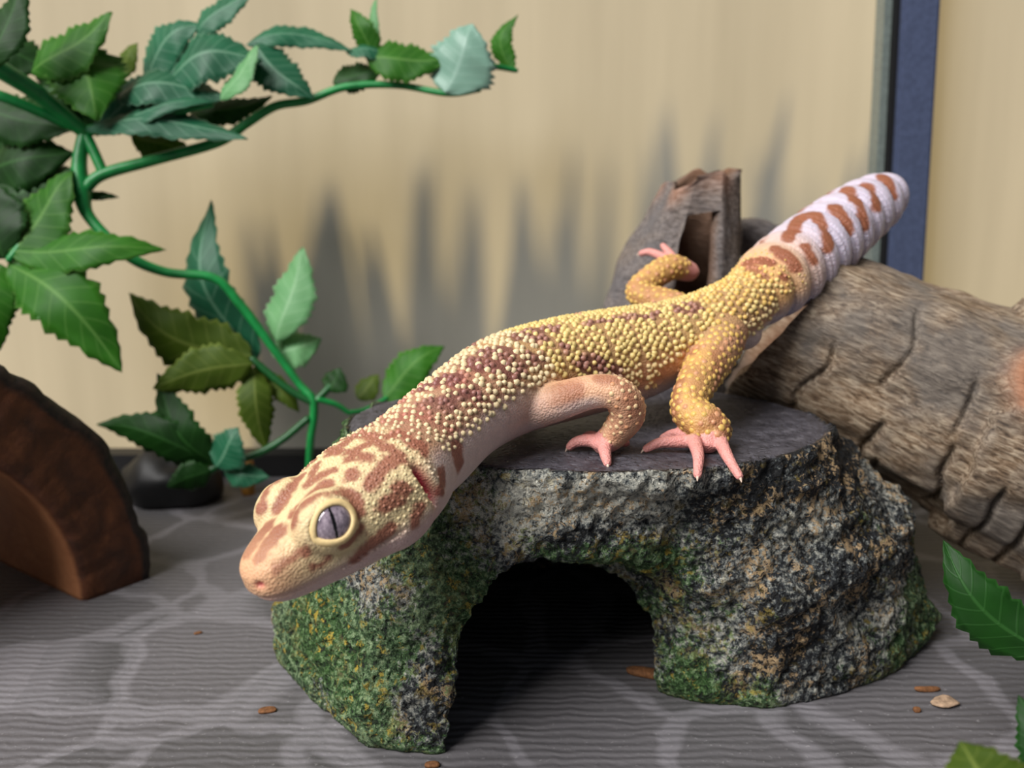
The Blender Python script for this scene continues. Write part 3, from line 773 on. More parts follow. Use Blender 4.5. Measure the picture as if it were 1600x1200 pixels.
for k, T in TOES.items():
    if k == 'fr': continue
    for t in T:
        a, b = at(*t[-2]), at(*t[-1]); d = unit(b-a); dn = unit(d+np.array((0, 0, -1.1)))
        V, F = limb([b, b+d*0.05, b+d*0.07+dn*0.05], [0.045, 0.03, 0.010], n=8, sub=2)
        mk('claw', V, F, m_claw, gecko)

# ------------------------------------------------------------------ cork logs
def mat_bark(name, dark, mid, light, grey):
    m, nt, b = new_mat(name); c = coords(nt); a = attr(nt); sep = nt.nodes.new('ShaderNodeSeparateColor'); L(nt, a, sep.inputs[0])
    st = N(nt, 'ShaderNodeMapping'); st.inputs['Scale'].default_value = (0.22, 1, 1); L(nt, c, st.inputs['Vector'])
    g1 = noise(nt, st.outputs[0], 13.0, 6, 0.66, 0.5); g2 = noise(nt, st.outputs[0], 2.2, 4, 0.6, 0.5); big = noise(nt, c, 0.45, 4, 0.6)
    base = ramp(nt, g1, [(0.32, lin(*dark)), (0.46, lin(*mid)), (0.64, lin(*light))])
    base = mix(nt, ramp(nt, big, [(0.42, (0, 0, 0)), (0.62, (0.75, 0.75, 0.75))]), base, mix(nt, g1, c4(*[x*0.55 for x in grey]), c4(*grey)))
    base = mix(nt, math_n(nt, 'MULTIPLY', sep.outputs[1], 0.8), base, c4(196, 134, 98))
    base = mix(nt, sep.outputs[2], base, c4(124, 92, 70))
    L(nt, base, b.inputs['Base Color']); b.inputs['Roughness'].default_value = 0.82; b.inputs['Specular IOR Level'].default_value = 0.25
    p = bump(nt, b, g1, 0.9, 0.07); bump(nt, b, g2, 0.6, 0.12, p)
    return m
m_bark = mat_bark('cork_bark', (56, 42, 32), (126, 104, 82), (186, 168, 144), (132, 127, 122))
m_bark2 = mat_bark('old_cork_bark', (66, 56, 50), (118, 106, 98), (160, 148, 140), (128, 126, 130))

def build_log():
    a = at(1242, 516, 22.4); b = at(1600, 668, 21.4); d = unit(b-a); ln = 11.0; b = a+d*ln
    y = unit(np.cross((0, 0, 1), d)); z = np.cross(d, y)
    nx, nt_ = 200, 200; V = []; F = []; C = []
    xs = np.linspace(0, ln, nx); ths = np.linspace(0, 2*math.pi, nt_, endpoint=False)
    X, T = np.meshgrid(xs, ths, indexing='ij')
    R0 = 2.08+0.085*X
    p = np.stack([X.ravel(), (R0*np.cos(T)).ravel(), (R0*np.sin(T)).ravel()], 1)
    h = 0.22*fbm(p*np.array((0.35, 0.5, 0.5)), 3)+0.10*fbm(p*np.array((0.5, 1.6, 1.6))+7, 3)
    # overlapping bark layers with broken edges
    e1 = X.ravel()-(4.4+0.9*fbm(p*0.9+50, 3)+0.5*np.sin(T.ravel()*2)); h += 0.30*sstep(-0.08, 0.06, e1)
    e2 = X.ravel()-(7.2+1.2*fbm(p*0.8+20, 3)); h += 0.16*sstep(-0.1, 0.08, e2)
    # cracks running round the log
    cr = np.zeros(len(p))
    for k, (x0, t0, t1, amp) in enumerate(((1.0, 2.9, 4.0, .5), (2.1, 2.3, 3.3, .4), (2.9, 3.8, 4.7, .35), (4.9, 3.4, 4.6, .8), (5.7, 3.6, 4.8, 1.0), (6.3, 3.2, 4.0, .7), (7.3, 3.5, 4.6, .8), (3.6, 2.7, 3.4, .5), (6.9, 2.4, 3.1, .7), (3.9, 3.3, 4.5, .7), (8.1, 3.0, 4.7, .8), (2.5, 3.4, 4.2, .6), (6.0, 2.2, 2.9, .6), (4.6, 2.3, 3.0, .5))):
        w = fbm(np.stack([T.ravel()*2.5, np.full(len(p), k*9.1), np.zeros(len(p))], 1), 2)*0.16
        g = np.exp(-((X.ravel()-x0-w-0.28*(T.ravel()-t0))/0.055)**2)*sstep(t0, t0+0.2, T.ravel())*sstep(t1, t1-0.25, T.ravel())
        cr = np.maximum(cr, g*amp)
    h -= 0.3*cr
    # knot scar
    kx, kt = 4.95, 2.6
    dk = np.hypot(X.ravel()-kx, (T.ravel()-kt)*2.7); h += 0.30*np.exp(-((dk-0.75)/0.3)**2)-0.28*np.exp(-(dk/0.42)**2)
    knot = np.exp(-((dk-0.65)/0.3)**2)
    hole = np.exp(-(dk/0.36)**2)
    # ragged rear flap
    h += 0.35*sstep(5.0, 5.5, X.ravel()+0.4*fbm(p*1.5, 2))*np.exp(-((T.ravel()-1.75)/0.25)**2)
    edge = X.ravel()*0
    Rr = R0.ravel()+h
    xx = X.ravel()+np.where(X.ravel() < 1.2, (1-X.ravel()/1.2)*(0.14*fbm(np.stack([np.cos(T.ravel())*2, np.sin(T.ravel())*2, T.ravel()*0], 1), 3)), 0)
    xx = xx+(0.55*np.sin(T.ravel())-0.45)*sstep(4.5, 0.0, X.ravel())
    P = np.stack([xx, Rr*np.cos(T.ravel()), Rr*np.sin(T.ravel())], 1)
    col_ = np.stack([cr*0, knot, hole*0.6], 1)
    idx = np.arange(nx*nt_).reshape(nx, nt_)
    for i in range(nx-1):
        for k in range(nt_): F.append((idx[i, k], idx[i, (k+1) % nt_], idx[i+1, (k+1) % nt_], idx[i+1, k]))
    # rim and hollow bore
    Vs = [P]; Cs = [col_]; prev = idx[0]; off = len(P)
    for j, (dx, rr) in enumerate(((0.06, 0.93), (0.05, 0.82), (0.6, 0.76), (2.5, 0.72), (6.0, 0.7), (6.0, 0.01))):
        q = P[idx[0]].copy(); q[:, 1:] *= rr; q[:, 0] += dx; Vs.append(q); dkc = 0.4 if j < 2 else 1.0
        Cs.append(np.tile((0.0, 0.0, dkc), (nt_, 1))); cur = np.arange(off, off+nt_); off += nt_
        for k in range(nt_): F.append((prev[(k+1) % nt_], prev[k], cur[k], cur[(k+1) % nt_]))
        prev = cur
    prev = idx[-1]
    for dx, rr in ((0.05, 0.93), (0.02, 0.02)):
        q = P[idx[-1]].copy(); q[:, 1:] *= rr; q[:, 0] += dx; Vs.append(q); Cs.append(np.tile((0.0, 0.1, 0.4), (nt_, 1)))
        cur = np.arange(off, off+nt_); off += nt_
        for k in range(nt_): F.append((prev[k], prev[(k+1) % nt_], cur[(k+1) % nt_], cur[k]))
        prev = cur
    Vv = np.vstack(Vs); Cc = np.clip(np.vstack(Cs), 0, 1)
    me = bpy.data.meshes.new('cork_log'); me.from_pydata((Vv*S).tolist(), [], [tuple(int(i) for i in f) for f in F]); me.polygons.foreach_set('use_smooth', [True]*len(me.polygons))
    set_col(me, Cc, 'Col'); me.materials.append(m_bark)
    o = bpy.data.objects.new('cork_log', me); col.objects.link(o)
    M = Matrix((d, y, z)).transposed().to_4x4(); M.translation = Vector(a)*S; o.matrix_world = M
    return o
log = tag(build_log(), 'tan cork bark log with cracks leaning on the rock hide beside the tail', 'log')

def build_stump():
    """upright open cork tube with a slit facing the camera side"""
    n_h, n_a = 90, 120; V = []; F = []; C = []
    cx0, cy0 = 4.15, 25.0
    gap0, gap1 = math.radians(-104), math.radians(-64)
    for layer in (0, 1):
        for i in range(n_h+1):
            t = i/n_h
            for k in range(n_a+1):
                a = gap1+(2*math.pi-(gap1-gap0))*k/n_a
                top = 9.7-0.35*sstep(0.1, -0.9, math.cos(a))+0.12*math.sin(a*4+1)
                z = top*t
                r = np.interp(z, [0, 6.0, 7.2, 8.2, 9.2, 9.8], [1.75, 1.72, 1.62, 1.34, 1.0, 0.82])*(1-0.27*layer)+(0.10*math.sin(a*3+z*0.8)+0.05*math.sin(a*6-z*1.1))*(1-0.5*layer)
                lean = np.interp(z, [0, 6, 8, 9.8], [0, 0.05, 0.35, 0.72])
                # the slit widens half way up and closes at the top
                V.append((cx0+lean+r*1.02*math.cos(a), cy0+r*0.9*math.sin(a), z)); C.append((0.0, 0.5*float(sstep(0.93, 1.0, t))*(0.5+0.5*math.sin(a*5)), 0.8*layer))
    m = (n_h+1)*(n_a+1); id_ = lambda l, i, k: l*m+i*(n_a+1)+k
    for i in range(n_h):
        for k in range(n_a):
            F.append((id_(0, i, k), id_(0, i, k+1), id_(0, i+1, k+1), id_(0, i+1, k)))
            F.append((id_(1, i, k), id_(1, i+1, k), id_(1, i+1, k+1), id_(1, i, k+1)))
        for k, fl in ((0, 0), (n_a, 1)):
            q = (id_(0, i, k), id_(0, i+1, k), id_(1, i+1, k), id_(1, i, k)); F.append(q if not fl else q[::-1])
    for k in range(n_a):
        F.append((id_(0, n_h, k), id_(0, n_h, k+1), id_(1, n_h, k+1), id_(1, n_h, k)))
        F.append((id_(0, 0, k+1), id_(0, 0, k), id_(1, 0, k), id_(1, 0, k+1)))
    # bridge the slit near the top so it reads as a hole
    for i in range(int(n_h*0.90), n_h):
        for l in (0, 1):
            q = (id_(l, i, n_a), id_(l, i, 0), id_(l, i+1, 0), id_(l, i+1, n_a)); F.append(q if l == 0 else q[::-1])
    V = np.array(V); nr = normals(V, F); V = V+nr*(0.08*fbm(V*np.array((1.5, 1.5, 0.6)), 3))[:, None]
    V[:, 2] = np.maximum(V[:, 2], 0)
    return mk('cork_tube', V, F, m_bark2, origin=(cx0, cy0, 0), colors=np.array(C))
stump = tag(build_stump(), 'upright grey hollow cork bark tube with dark slit behind the gecko', 'cork tube')

# grey branch lying between tube and log, behind the tail
def build_branch():
    P = [at(1122, 392, 26.2), at(1150, 375, 26.2), at(1190, 372, 26.2), at(1260, 400, 26.6), at(1330, 470, 27.0), at(1400, 600, 27.6)]
    D = catmull(np.array(P), 60); r = np.interp(np.linspace(0, 1, 60), [0, .1, .6, 1], [0.25, 0.42, 0.55, 0.6])
    D[-1][2] = 0.5
    V, F = loft(D, r, r, n=28); V = np.array(V); nr = normals(V, F); V += nr*(0.10*fbm(V*1.4, 3))[:, None]
    V[:, 2] = np.maximum(V[:, 2], 0)
    return mk('driftwood_branch', V, F, m_bark2, origin=D[-1], colors=np.zeros((len(V), 3)))
tag(build_branch(), 'grey driftwood branch leaning against the hollow cork tube', 'branch')

# ------------------------------------------------------------------ half-log hide on the left
def mat_cutwood():
    m, nt, b = new_mat('stained_cut_wood'); c = coords(nt); a = attr(nt); sep = nt.nodes.new('ShaderNodeSeparateColor'); L(nt, a, sep.inputs[0])
    n = noise(nt, c, 1.4, 5, 0.6, 0.6); n2 = noise(nt, c, 6, 4, 0.6)
    wood = ramp(nt, n, [(0.3, lin(58, 30, 16)), (0.55, lin(92, 50, 26)), (0.75, lin(116, 68, 38))])
    inner = ramp(nt, n, [(0.3, lin(150, 96, 62)), (0.7, lin(172, 116, 76))])
    bark = ramp(nt, n2, [(0.35, lin(18, 11, 10)), (0.7, lin(52, 34, 28))])
    w = mix(nt, sep.outputs[1], wood, inner); w = mix(nt, sep.outputs[0], w, bark)
    L(nt, w, b.inputs['Base Color']); b.inputs['Roughness'].default_value = 0.6
    bump(nt, b, n2, 0.5, 0.06); return m
def build_half_log():
    cx, cy = -12.72, 16.7; fd = np.array((0.6, 0.8)); axd = np.array((-0.8, 0.6)); Ro, Ri = 6.69, 4.86; ln = 7.5
    V = []; F = []; C = []; na = 140
    # profile rings: bark back, bark front, face rings, inner wall
    rings = [(ln, Ro, 'b'), (ln*0.66, Ro, 'b'), (ln*0.33, Ro, 'b'), (0.25, Ro, 'b'), (0.05, Ro-0.10, 'b'), (0.0, Ro-0.30, 'b'), (0.03, Ro-0.40, 'w')]
    for f in np.linspace(0.1, 0.95, 8): rings.append((0.0, (Ro-0.45)*(1-f)+Ri*f, 'w'))
    rings += [(0.06, Ri, 'w'), (0.2, Ri-0.06, 'i'), (ln*0.33, Ri-0.05, 'i'), (ln*0.66, Ri-0.05, 'i'), (ln, Ri-0.05, 'i')]
    for (x, r, kd) in rings:
        for k in range(na+1):
            a = math.pi*k/na
            rr = r; xx = x; crack = 0.0
            if kd == 'b': rr += 0.12*vnoise([(a*9, x*0.9, 3.0)])[0]+0.07*vnoise([(a*24, x*2, 8.0)])[0]
            if kd == 'w':
                s_ = math.sin(a*46+2.2*math.sin(a*7)); crack = max(0, s_)**10*(0.5+0.5*vnoise([(a*12, r*1.5, 1.0)])[0]); xx += 0.07*crack+0.03*vnoise([(a*14, r*2, 5.0)])[0]
            p = np.array((cx, cy))+fd*rr*math.cos(a)+axd*xx
            V.append((p[0], p[1], rr*math.sin(a))); C.append((1.0 if kd == 'b' else 0.0, 1.0 if kd == 'i' else 0.0, 0.6*crack))
    nr_ = len(rings); n = na+1
    for i in range(nr_):
        i2 = (i+1) % nr_
        for k in range(na): F.append((i*n+k, i2*n+k, i2*n+k+1, i*n+k+1))
    for k in (0, na): F.append(tuple(i*n+k for i in range(nr_)) if k else tuple(i*n+k for i in range(nr_))[::-1])
    return mk('half_log_hide', V, F, mat_cutwood(), origin=(cx, cy, 0), colors=np.array(C))
tag(build_half_log(), 'brown half log hide with dark bark and cut wood face on the grey mat', 'reptile hide')

# ------------------------------------------------------------------ artificial vines
def mat_leaf(name, dark, mid, edge, rough=0.45, trans=0.25):
    m, nt, b = new_mat(name); out = nt.nodes['Material Output']; a = attr(nt); c = coords(nt)
    sep = nt.nodes.new('ShaderNodeSeparateColor'); L(nt, a, sep.inputs[0]); t, s, r = sep.outputs      # along, |across|, random
    v = math_n(nt, 'SINE', math_n(nt, 'MULTIPLY', math_n(nt, 'SUBTRACT', t, math_n(nt, 'MULTIPLY', s, 0.16)), 52.0))
    vein = ramp(nt, v, [(0.86, (0, 0, 0)), (0.98, (0.2, 0.2, 0.2))])
    rib = ramp(nt, s, [(0.03, (0.45, 0.45, 0.45)), (0.09, (0, 0, 0))])
    base = mix(nt, noise(nt, c, 1.3, 3), c4(*dark), c4(*mid)); base = mix(nt, math_n(nt, 'MULTIPLY', r, 0.45), base, c4(*dark))
    base = mix(nt, math_n(nt, 'MAXIMUM', vein, rib), base, c4(*edge)); base = mix(nt, ramp(nt, s, [(0.88, (0, 0, 0)), (1.0, (0.5, 0.5, 0.5))]), base, c4(*edge))
    L(nt, base, b.inputs['Base Color']); b.inputs['Roughness'].default_value = rough+0.08; b.inputs['Specular IOR Level'].default_value = 0.3
    bump(nt, b, math_n(nt, 'ADD', vein, rib), 0.4, 0.03)
    tr = nt.nodes.new('ShaderNodeBsdfTranslucent'); L(nt, mix(nt, 0.5, base, c4(120, 170, 40)), tr.inputs[0])
    mx = nt.nodes.new('ShaderNodeMixShader'); mx.inputs[0].default_value = trans
    L(nt, b.outputs[0], mx.inputs[1]); L(nt, tr.outputs[0], mx.inputs[2]); L(nt, mx.outputs[0], out.inputs[0])
    return m
LM = {'g': mat_leaf('leaf_green', (24, 74, 10), (64, 136, 28), (120, 168, 84)),
      'd': mat_leaf('leaf_dark', (10, 40, 6), (30, 84, 20), (60, 112, 50)),
      't': mat_leaf('leaf_teal', (14, 66, 44), (44, 118, 82), (132, 176, 146), 0.38, 0.15),
      'o': mat_leaf('leaf_olive', (52, 74, 12), (98, 122, 34), (150, 164, 80), 0.5, 0.35),
      'p': mat_leaf('leaf_pale', (88, 150, 96), (140, 196, 136), (180, 220, 176), 0.4, 0.35),
      'b': mat_leaf('leaf_sheen', (112, 150, 132), (140, 178, 160), (164, 196, 180), 0.25, 0.1)}  # 'b': pale base colour stands in for window sheen on one leaf
m_stem = flat_mat('vine_stem', (20, 132, 62), 0.38, 0, 0.5, 0.15, 3)
m_stem_d = flat_mat('vine_stem_dark', (14, 84, 34), 0.42, 0, 0.5, 0.15, 3)

def leaf(parent, base, tip, w, kind, d0, d1, bend=0.0, roll=0.0, cup=0.25, serr=0.30, peak=0.42):
    """serrated blade from base pixel to tip pixel; w = full width in pixels; bend = sideways bow; roll = turn about its own length"""
    A = at(*base, d0); B = at(*tip, d1); dm = (d0+d1)/2; W = w*dm/FPX/2*1.15
    ax = B-A; ln = np.linalg.norm(ax); ax = ax/ln
    nrm = unit(CT-ax*np.dot(CT, ax)); sd = np.cross(ax, nrm)
    ca, sa = math.cos(roll), math.sin(roll); sd, nrm = sd*ca+nrm*sa, nrm*ca-sd*sa
    W = W/max(0.3, abs(ca))
    nl, nw = 26, 4; V = []; C = []; F = []; rr = rnd.random()
    ph = rnd.random()*6
    for i in range(nl+1):
        t = i/nl; prof = (math.sin(math.pi*min(1, t**(math.log(0.5)/math.log(peak))))**0.85)*(1-0.10*t)
        saw = 1+serr*((t*11) % 1.0-0.5)*(1 if 0.08 < t < 0.96 else 0)
        c = A+ax*ln*t+sd*bend*ln*math.sin(math.pi*t)+nrm*(0.10*ln*math.sin(math.pi*t)+0.03*ln*math.sin(t*7+ph))
        for j in range(-nw, nw+1):
            s = j/nw; hw = W*prof*(saw if abs(j) == nw else 1)
            V.append(c+sd*hw*s+nrm*(-cup*W*prof*abs(s)**1.3+0.05*W*math.sin(t*17+s*3+ph)*abs(s))); C.append((t, abs(s), rr))
    m = 2*nw+1
    for i in range(nl):
        for j in range(m-1): F.append((i*m+j, i*m+j+1, (i+1)*m+j+1, (i+1)*m+j))
    V = np.array(V); n0 = len(V); F0 = list(F)
    nn = normals(V, F); V2 = V-nn*0.022
    F += [tuple(i+n0 for i in f)[::-1] for f in F0]
    rim = [j for j in range(m)]+[i*m+m-1 for i in range(1, nl+1)]+[nl*m+j for j in range(m-2, -1, -1)]+[i*m for i in range(nl-1, 0, -1)]
    for a_, b_ in zip(rim, rim[1:]+rim[:1]): F.append((b_, a_, a_+n0, b_+n0))
    return mk('leaf', np.vstack([V, V2]), F, LM[kind], parent, colors=np.array(C+C))
def stem(parent, pts, r, mat=None, name='stem'):
    P = [at(*p) for p in pts]; R = np.linspace(r[0], r[1], len(P)) if len(r) == 2 else r
    V, F = limb(P, R, n=12, sub=8); return mk(name, V, F, mat or m_stem, parent)

vb = at_z(262, 790, 0); vine = empty('artificial_vine', (vb[0], vb[1], 0)); tag(vine, 'green plastic vine with serrated leaves climbing above the half log hide', 'plant')
D = 25.5
stem(vine, [(-60, 70, D-2), (0, 108, D-1.5), (65, 150, D-.8), (132, 207, D)], (0.26, 0.19))
stem(vine, [(-60, 140, D-1), (0, 150, D-1), (70, 178, D-.5), (132, 207, D)], (0.15, 0.13))
stem(vine, [(132, 207, D), (148, 240, D), (162, 272, D)], (0.15, 0.14))
stem(vine, [(135, 205, D), (220, 188, D-.2), (330, 164, D-.2)], (0.15, 0.08))
stem(vine, [(128, 300, D), (160, 273, D), (240, 250, D+.2), (340, 222, D+.5), (385, 193, D+.6), (430, 166, D+.6), (480, 157, D+.6), (540, 136, D+.6), (620, 133, D+.6), (700, 146, D+.4), (748, 140, D+.4)], (0.17, 0.08))
stem(vine, [(742, 100, D+.6), (775, 104, D+.8), (806, 110, D+1)], (0.10, 0.07))
stem(vine, [(132, 207, D), (124, 255, D), (128, 300, D), (140, 340, D), (198, 398, D), (258, 425, D+.2), (335, 435, D+.4), (375, 475, D+.6), (420, 535, D+.8), (466, 598, D+1), (490, 630, D+1), (485, 690, D+1.2), (482, 740, D+1.5)], [.17, .2, .24, .16, .15, .13, .12, .13, .12, .11, .12, .11, .10])
stem(vine, [(490, 630, D+1), (448, 606, D+.9), (395, 562, D+.8)], (0.11, 0.10), m_stem_d)
stem(vine, [(490, 630, D+1), (508, 612, D+1.1), (520, 600, D+1.2)], (0.11, 0.10), m_stem_d)
stem(vine, [(498, 624, D+1), (525, 632, D+1.2), (545, 645, D+1.4)], (0.09, 0.07))
stem(vine, [(480, 655, D+1), (440, 688, D+1), (395, 712, D+1), (340, 728, D+1), (300, 760, D+1)], (0.10, 0.12), m_stem_d)
stem(vine, [(15, 405, D-.6), (60, 350, D-.4), (120, 300, D)], (0.10, 0.10))
def add_dark_lump():  # black lump made up to fill the shadowy floor area near the rail
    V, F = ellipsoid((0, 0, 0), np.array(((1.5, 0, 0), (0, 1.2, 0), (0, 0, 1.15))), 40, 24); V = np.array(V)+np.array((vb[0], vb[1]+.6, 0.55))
    V += 0.12*np.stack([fbm(V*1.3+k*5, 3) for k in range(3)], 1); V[:, 2] = np.maximum(V[:, 2], 0); return mk('dark_lump', V, F, m_rail, vine)
add_dark_lump()
# leaves: base px, tip px, width px, kind, depth base, depth tip, bend, roll
for a in [
 ((-15, 110), (40, -30), 62, 'd', D-2, D-2, 0.05, 0.2), ((50, 115), (178, 22), 78, 'g', D-.4, D-.8, 0.10, 0.3), ((112, 70), (152, 190), 104, 'g', D-.5, D-.9, -0.06, 0.25),
 ((190, 120), (214, 66), 30, 'o', D+1, D+1, 0, 0.2), ((228, 128), (318, 36), 66, 't', D+.4, D+.2, -0.14, 0.3), ((306, 58), (396, -10), 46, 't', D+.2, D, -0.05, 0.4),
 ((262, 122), (408, 92), 84, 't', D-.2, D-.4, -0.12, 0.35), ((346, 158), (406, 72), 40, 'p', D-.5, D-.6, 0.10, 0.6), ((180, 150), (356, 152), 60, 't', D-.1, D-.3, -0.05, 0.5),
 ((135, 205), (338, 160), 34, 't', D-.1, D-.3, 0.04, 0.6), ((150, 208), (388, 222), 46, 't', D-.3, D-.5, -0.06, 0.6), ((398, 70), (490, 156), 60, 't', D+.2, D, 0.08, 0.3),
 ((385, 72), (550, 84), 36, 't', D+.3, D+.5, -0.12, 0.4), ((540, 78), (620, 92), 26, 't', D+.5, D+.5, 0.0, 0.6), ((584, 98), (546, 14), 34, 'g', D+.6, D+.6, 0.10, 0.5), ((586, 95), (590, -5), 16, 'p', D+.8, D+1, 0.0, 0.5),
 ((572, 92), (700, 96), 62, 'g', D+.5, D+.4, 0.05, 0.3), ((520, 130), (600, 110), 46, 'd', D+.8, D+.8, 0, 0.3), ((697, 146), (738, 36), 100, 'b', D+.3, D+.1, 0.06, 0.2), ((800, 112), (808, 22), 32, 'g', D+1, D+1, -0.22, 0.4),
 ((-25, 170), (118, 205), 74, 'd', D+.3, D+.1, 0.05, 0.2), ((-30, 265), (112, 236), 86, 'd', D+.4, D+.2, 0.05, 0.2), ((-20, 215), (100, 180), 70, 'd', D+.8, D+.6, 0.05, 0.2), ((-40, 330), (120, 262), 104, 'd', D+.6, D+.2, 0.08, 0.2),
 ((14, 408), (116, 268), 92, 'g', D-.5, D-.2, 0.06, 0.3), ((8, 405), (-20, 280), 86, 'd', D-.5, D-.3, 0.05, 0.3), ((10, 410), (188, 580), 96, 'g', D-.7, D-1.1, -0.08, 0.2), ((14, 392), (258, 388), 62, 'g', D-.6, D-.6, 0.05, 0.35),
 ((0, 412), (-2, 548), 60, 'g', D-.7, D-.9, 0.05, 0.3), ((140, 205), (58, 88), 84, 'd', D+.6, D+.5, 0.08, 0.2), ((185, 205), (105, 112), 74, 'd', D+.9, D+.8, -0.05, 0.2), ((150, 195), (262, 108), 74, 't', D+.5, D+.3, 0.1, 0.3), ((236, 168), (334, 66), 62, 'd', D+.8, D+.7, -0.1, 0.3), ((290, 185), (425, 150), 42, 'd', D+1, D+1, 0.1, 0.3), ((205, 212), (305, 238), 44, 'o', D+.8, D+.9, 0.06, 0.3), ((40, 150), (150, 130), 70, 'd', D+.4, D+.6, 0.06, 0.3), ((-20, 60), (90, 110), 60, 'd', D+.2, D+.4, 0.06, 0.3),
 ((128, 305), (186, 309), 14, 'd', D+.2, D+.4, 0, 0.3),
 ((400, 560), (325, 312), 74, 't', D+1.4, D+1.4, -0.12, 0.3), ((394, 556), (200, 458), 84, 'o', D+1.2, D+.9, -0.12, 0.2), ((432, 535), (476, 388), 68, 'p', D+1, D+1.2, 0.05, 0.3), ((424, 552), (502, 528), 54, 'p', D+1.2, D+1.4, 0.1, 0.3),
 ((396, 568), (240, 606), 66, 'o', D+.7, D+.5, 0.06, 0.2), ((398, 572), (416, 704), 48, 'o', D+.9, D+1, 0.05, 0.3), ((412, 580), (468, 644), 28, 'o', D+1.1, D+1.3, 0, 0.3),
 ((338, 728), (245, 584), 62, 'd', D+.8, D+.5, -0.08, 0.2), ((334, 726), (150, 664), 58, 'd', D+.8, D+.8, 0.12, 0.2), ((338, 730), (372, 668), 62, 't', D+.5, D+.3, 0.05, 0.3), ((350, 735), (420, 745), 36, 't', D+.8, D+.6, 0.05, 0.3), ((330, 735), (262, 760), 40, 'd', D+.6, D+.4, 0.05, 0.3),
 ((514, 612), (532, 576), 40, 'd', D+1.1, D+1.1, 0.05, 0.3), ((600, 625), (694, 540), 56, 'g', D+2, D+2.2, -0.05, 0.3), ((560, 625), (592, 586), 34, 'o', D+2, D+2.2, 0.0, 0.3)]:
    leaf(vine, *a)
stem(vine, [(545, 645, D+1.4), (570, 640, D+1.7), (604, 622, D+2)], (0.07, 0.06))

# second vine on the right, mostly out of frame
v2 = at_z(1720, 1010, 0); vine2 = empty('artificial_vine', (v2[0], v2[1], 0)); tag(vine2, 'plastic vine with dark green leaves lying before the tan cork log', 'plant')
stem(vine2, [(1740, 1080, 14.5), (1690, 1020, 14.6), (1640, 960, 14.8)], (0.12, 0.08), m_stem_d)
stem(vine2, [(1740, 1080, 14.5), (1700, 1150, 13), (1640, 1240, 11)], (0.12, 0.08), m_stem_d)
leaf(vine2, (1660, 1030), (1474, 844), 84, 'd', 14.8, 15.6, -0.13, 0.3)
leaf(vine2, (1640, 1250), (1592, 1086), 60, 'd', 12.0, 12.4, 0.05, 0.3)
leaf(vine2, (1580, 1300), (1500, 1156), 130, 'o', 9.6, 10.2, 0.0, 0.2)

# ------------------------------------------------------------------ small things on the mat
m_chip = flat_mat('bark_chip', (128, 86, 54), 0.8, 0, 0.3, 0.3, 12); m_chip_p = flat_mat('pale_chip', (178, 150, 124), 0.8, 0, 0.3, 0.25, 10); m_peg = flat_mat('amber_peg', (176, 120, 44), 0.5)
def chip(px, py, ln, wd, ht, rot, mat, label, name='bark_chip'):
    p = at_z(px, py, 0.0); V, F = ellipsoid((0, 0, 0), np.array(((ln/2, 0, 0), (0, wd/2, 0), (0, 0, ht/2))), 14, 8); V = np.array(V)
    V = np.sign(V)*np.abs(V/np.array((ln/2, wd/2, ht/2)))**0.7*np.array((ln/2, wd/2, ht/2))
    V += 0.12*min(ln, wd)*np.stack([fbm(V*4+px+k*7, 2) for k in range(3)], 1)
    c, s = math.cos(rot), math.sin(rot); V = V@np.array(((c, s, 0), (-s, c, 0), (0, 0, 1))); V = V+np.array((p[0], p[1], 0)); V[:, 2] += -V[:, 2].min()-0.01
    return tag(mk(name, V, F, mat, origin=(p[0], p[1], 0)), label, 'bark chip', 'loose bark chips on the mat')
chip(1010, 1056, 0.85, 0.26, 0.16, -0.35, m_chip, 'long orange brown bark chip against the hide beside its opening')
chip(1088, 1094, 0.32, 0.14, 0.09, 0.0, m_chip, 'tiny brown chip before the right foot of the hide')
chip(1448, 1080, 0.52, 0.12, 0.10, 0.05, m_chip, 'dark brown splinter lying beside a pale chip')
chip(1476, 1100, 0.55, 0.36, 0.08, 0.4, m_chip_p, 'pale flat bark flake beside a dark splinter')
chip(1432, 1112, 0.14, 0.12, 0.09, 0.0, m_chip, 'dark crumb next to the pale bark flake')
chip(418, 1112, 0.34, 0.18, 0.07, 0.3, m_chip, 'brown crumb on the mat before the left foot of the hide')
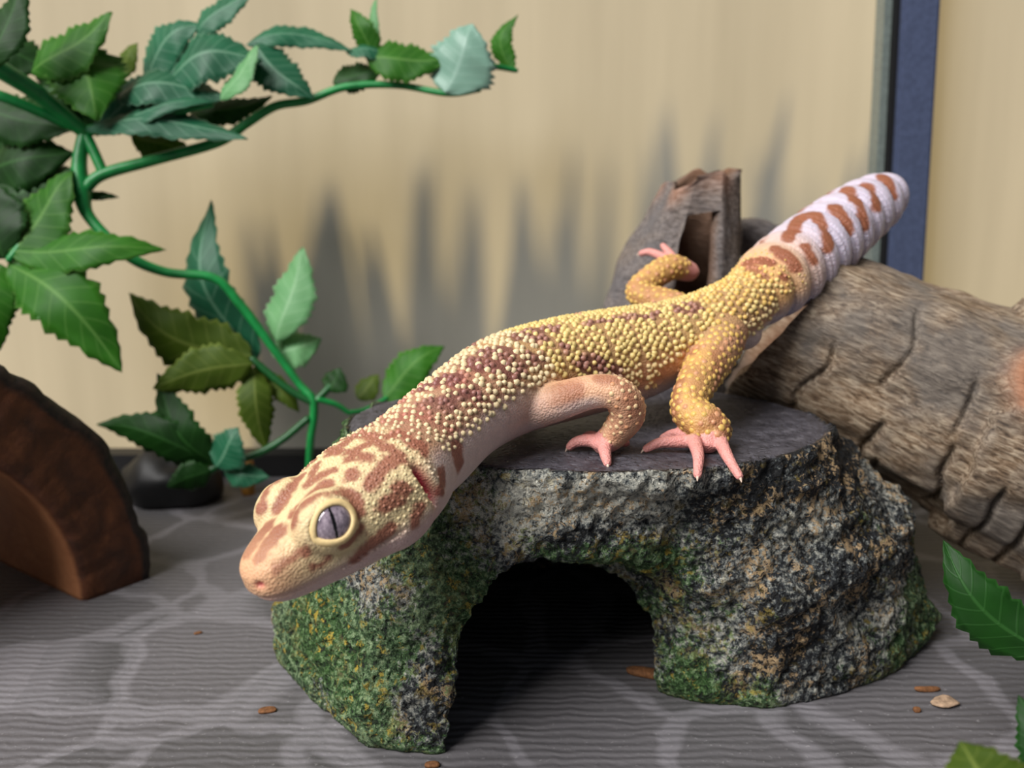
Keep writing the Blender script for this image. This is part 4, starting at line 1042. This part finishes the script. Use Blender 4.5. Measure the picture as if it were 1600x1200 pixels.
chip(676, 1197, 0.26, 0.14, 0.08, 0.1, m_chip, 'orange crumb under the tip of the left foot of the hide')
chip(310, 990, 0.18, 0.10, 0.05, 0.6, m_chip, 'small brown crumb on a dark printed stone')
def peg():
    p = at_z(388, 772, 0); P = [(p[0], p[1], -0.05), (p[0], p[1], 0.35), (p[0]+.02, p[1], 0.75), (p[0]+.03, p[1], 1.0)]
    V, F = limb(P, [0.2, 0.22, 0.21, 0.19], n=16, sub=4); V = np.array(V); V[:, 2] = np.maximum(V[:, 2], 0)
    V += 0.02*np.stack([fbm(V*4+k*7, 2) for k in range(3)], 1); V[:, 2] = np.maximum(V[:, 2], 0)
    tag(mk('wooden_peg', V, F, m_peg, origin=(p[0], p[1], 0)), 'short amber wooden peg standing before the black rail', 'peg')
peg()

# ------------------------------------------------------------------ plant beyond the translucent panel; the sun throws its shadow on it
def strap_plant():
    root = empty('strap_leaf_plant', (4, 36, 0)); tag(root, 'strap-leaved plant beyond the back panel, seen as a soft grey shadow', 'plant')
    for k in range(30):
        x0 = -8.6+20.0*k/29+rng.uniform(-.3, .3); x1 = x0+rng.uniform(-1.2, 1.2); zt = np.interp(x0, [-8.6, -4, 1, 6, 11.5], [11.6, 12.2, 13.8, 14.6, 14.2])+rng.uniform(-1.3, 1.5); w = rng.uniform(0.65, 1.05); yy = 34.5+rng.uniform(0, 3.0)
        V = []; F = []
        for i in range(13):
            t = i/12; c = np.array((x0*(1-t)+x1*t+0.4*math.sin(t*3+k), yy+0.6*t*t, zt*t)); hw = w*(1-t**3)*(0.6+0.4*math.sin(math.pi*min(1, t+.2)))
            for s in (-1, 0, 1): V.append(c+np.array((s*hw, 0.25*abs(s)*hw, 0)))
        for i in range(12):
            for j in range(2): F.append((i*3+j, i*3+j+1, i*3+j+4, i*3+j+3))
        n0 = len(V); V = V+[v+np.array((0, 0.04, 0)) for v in V]; F = F+[tuple(i+n0 for i in f)[::-1] for f in F]
        mk('leaf', V, F, m_stem_d, root)
strap_plant()
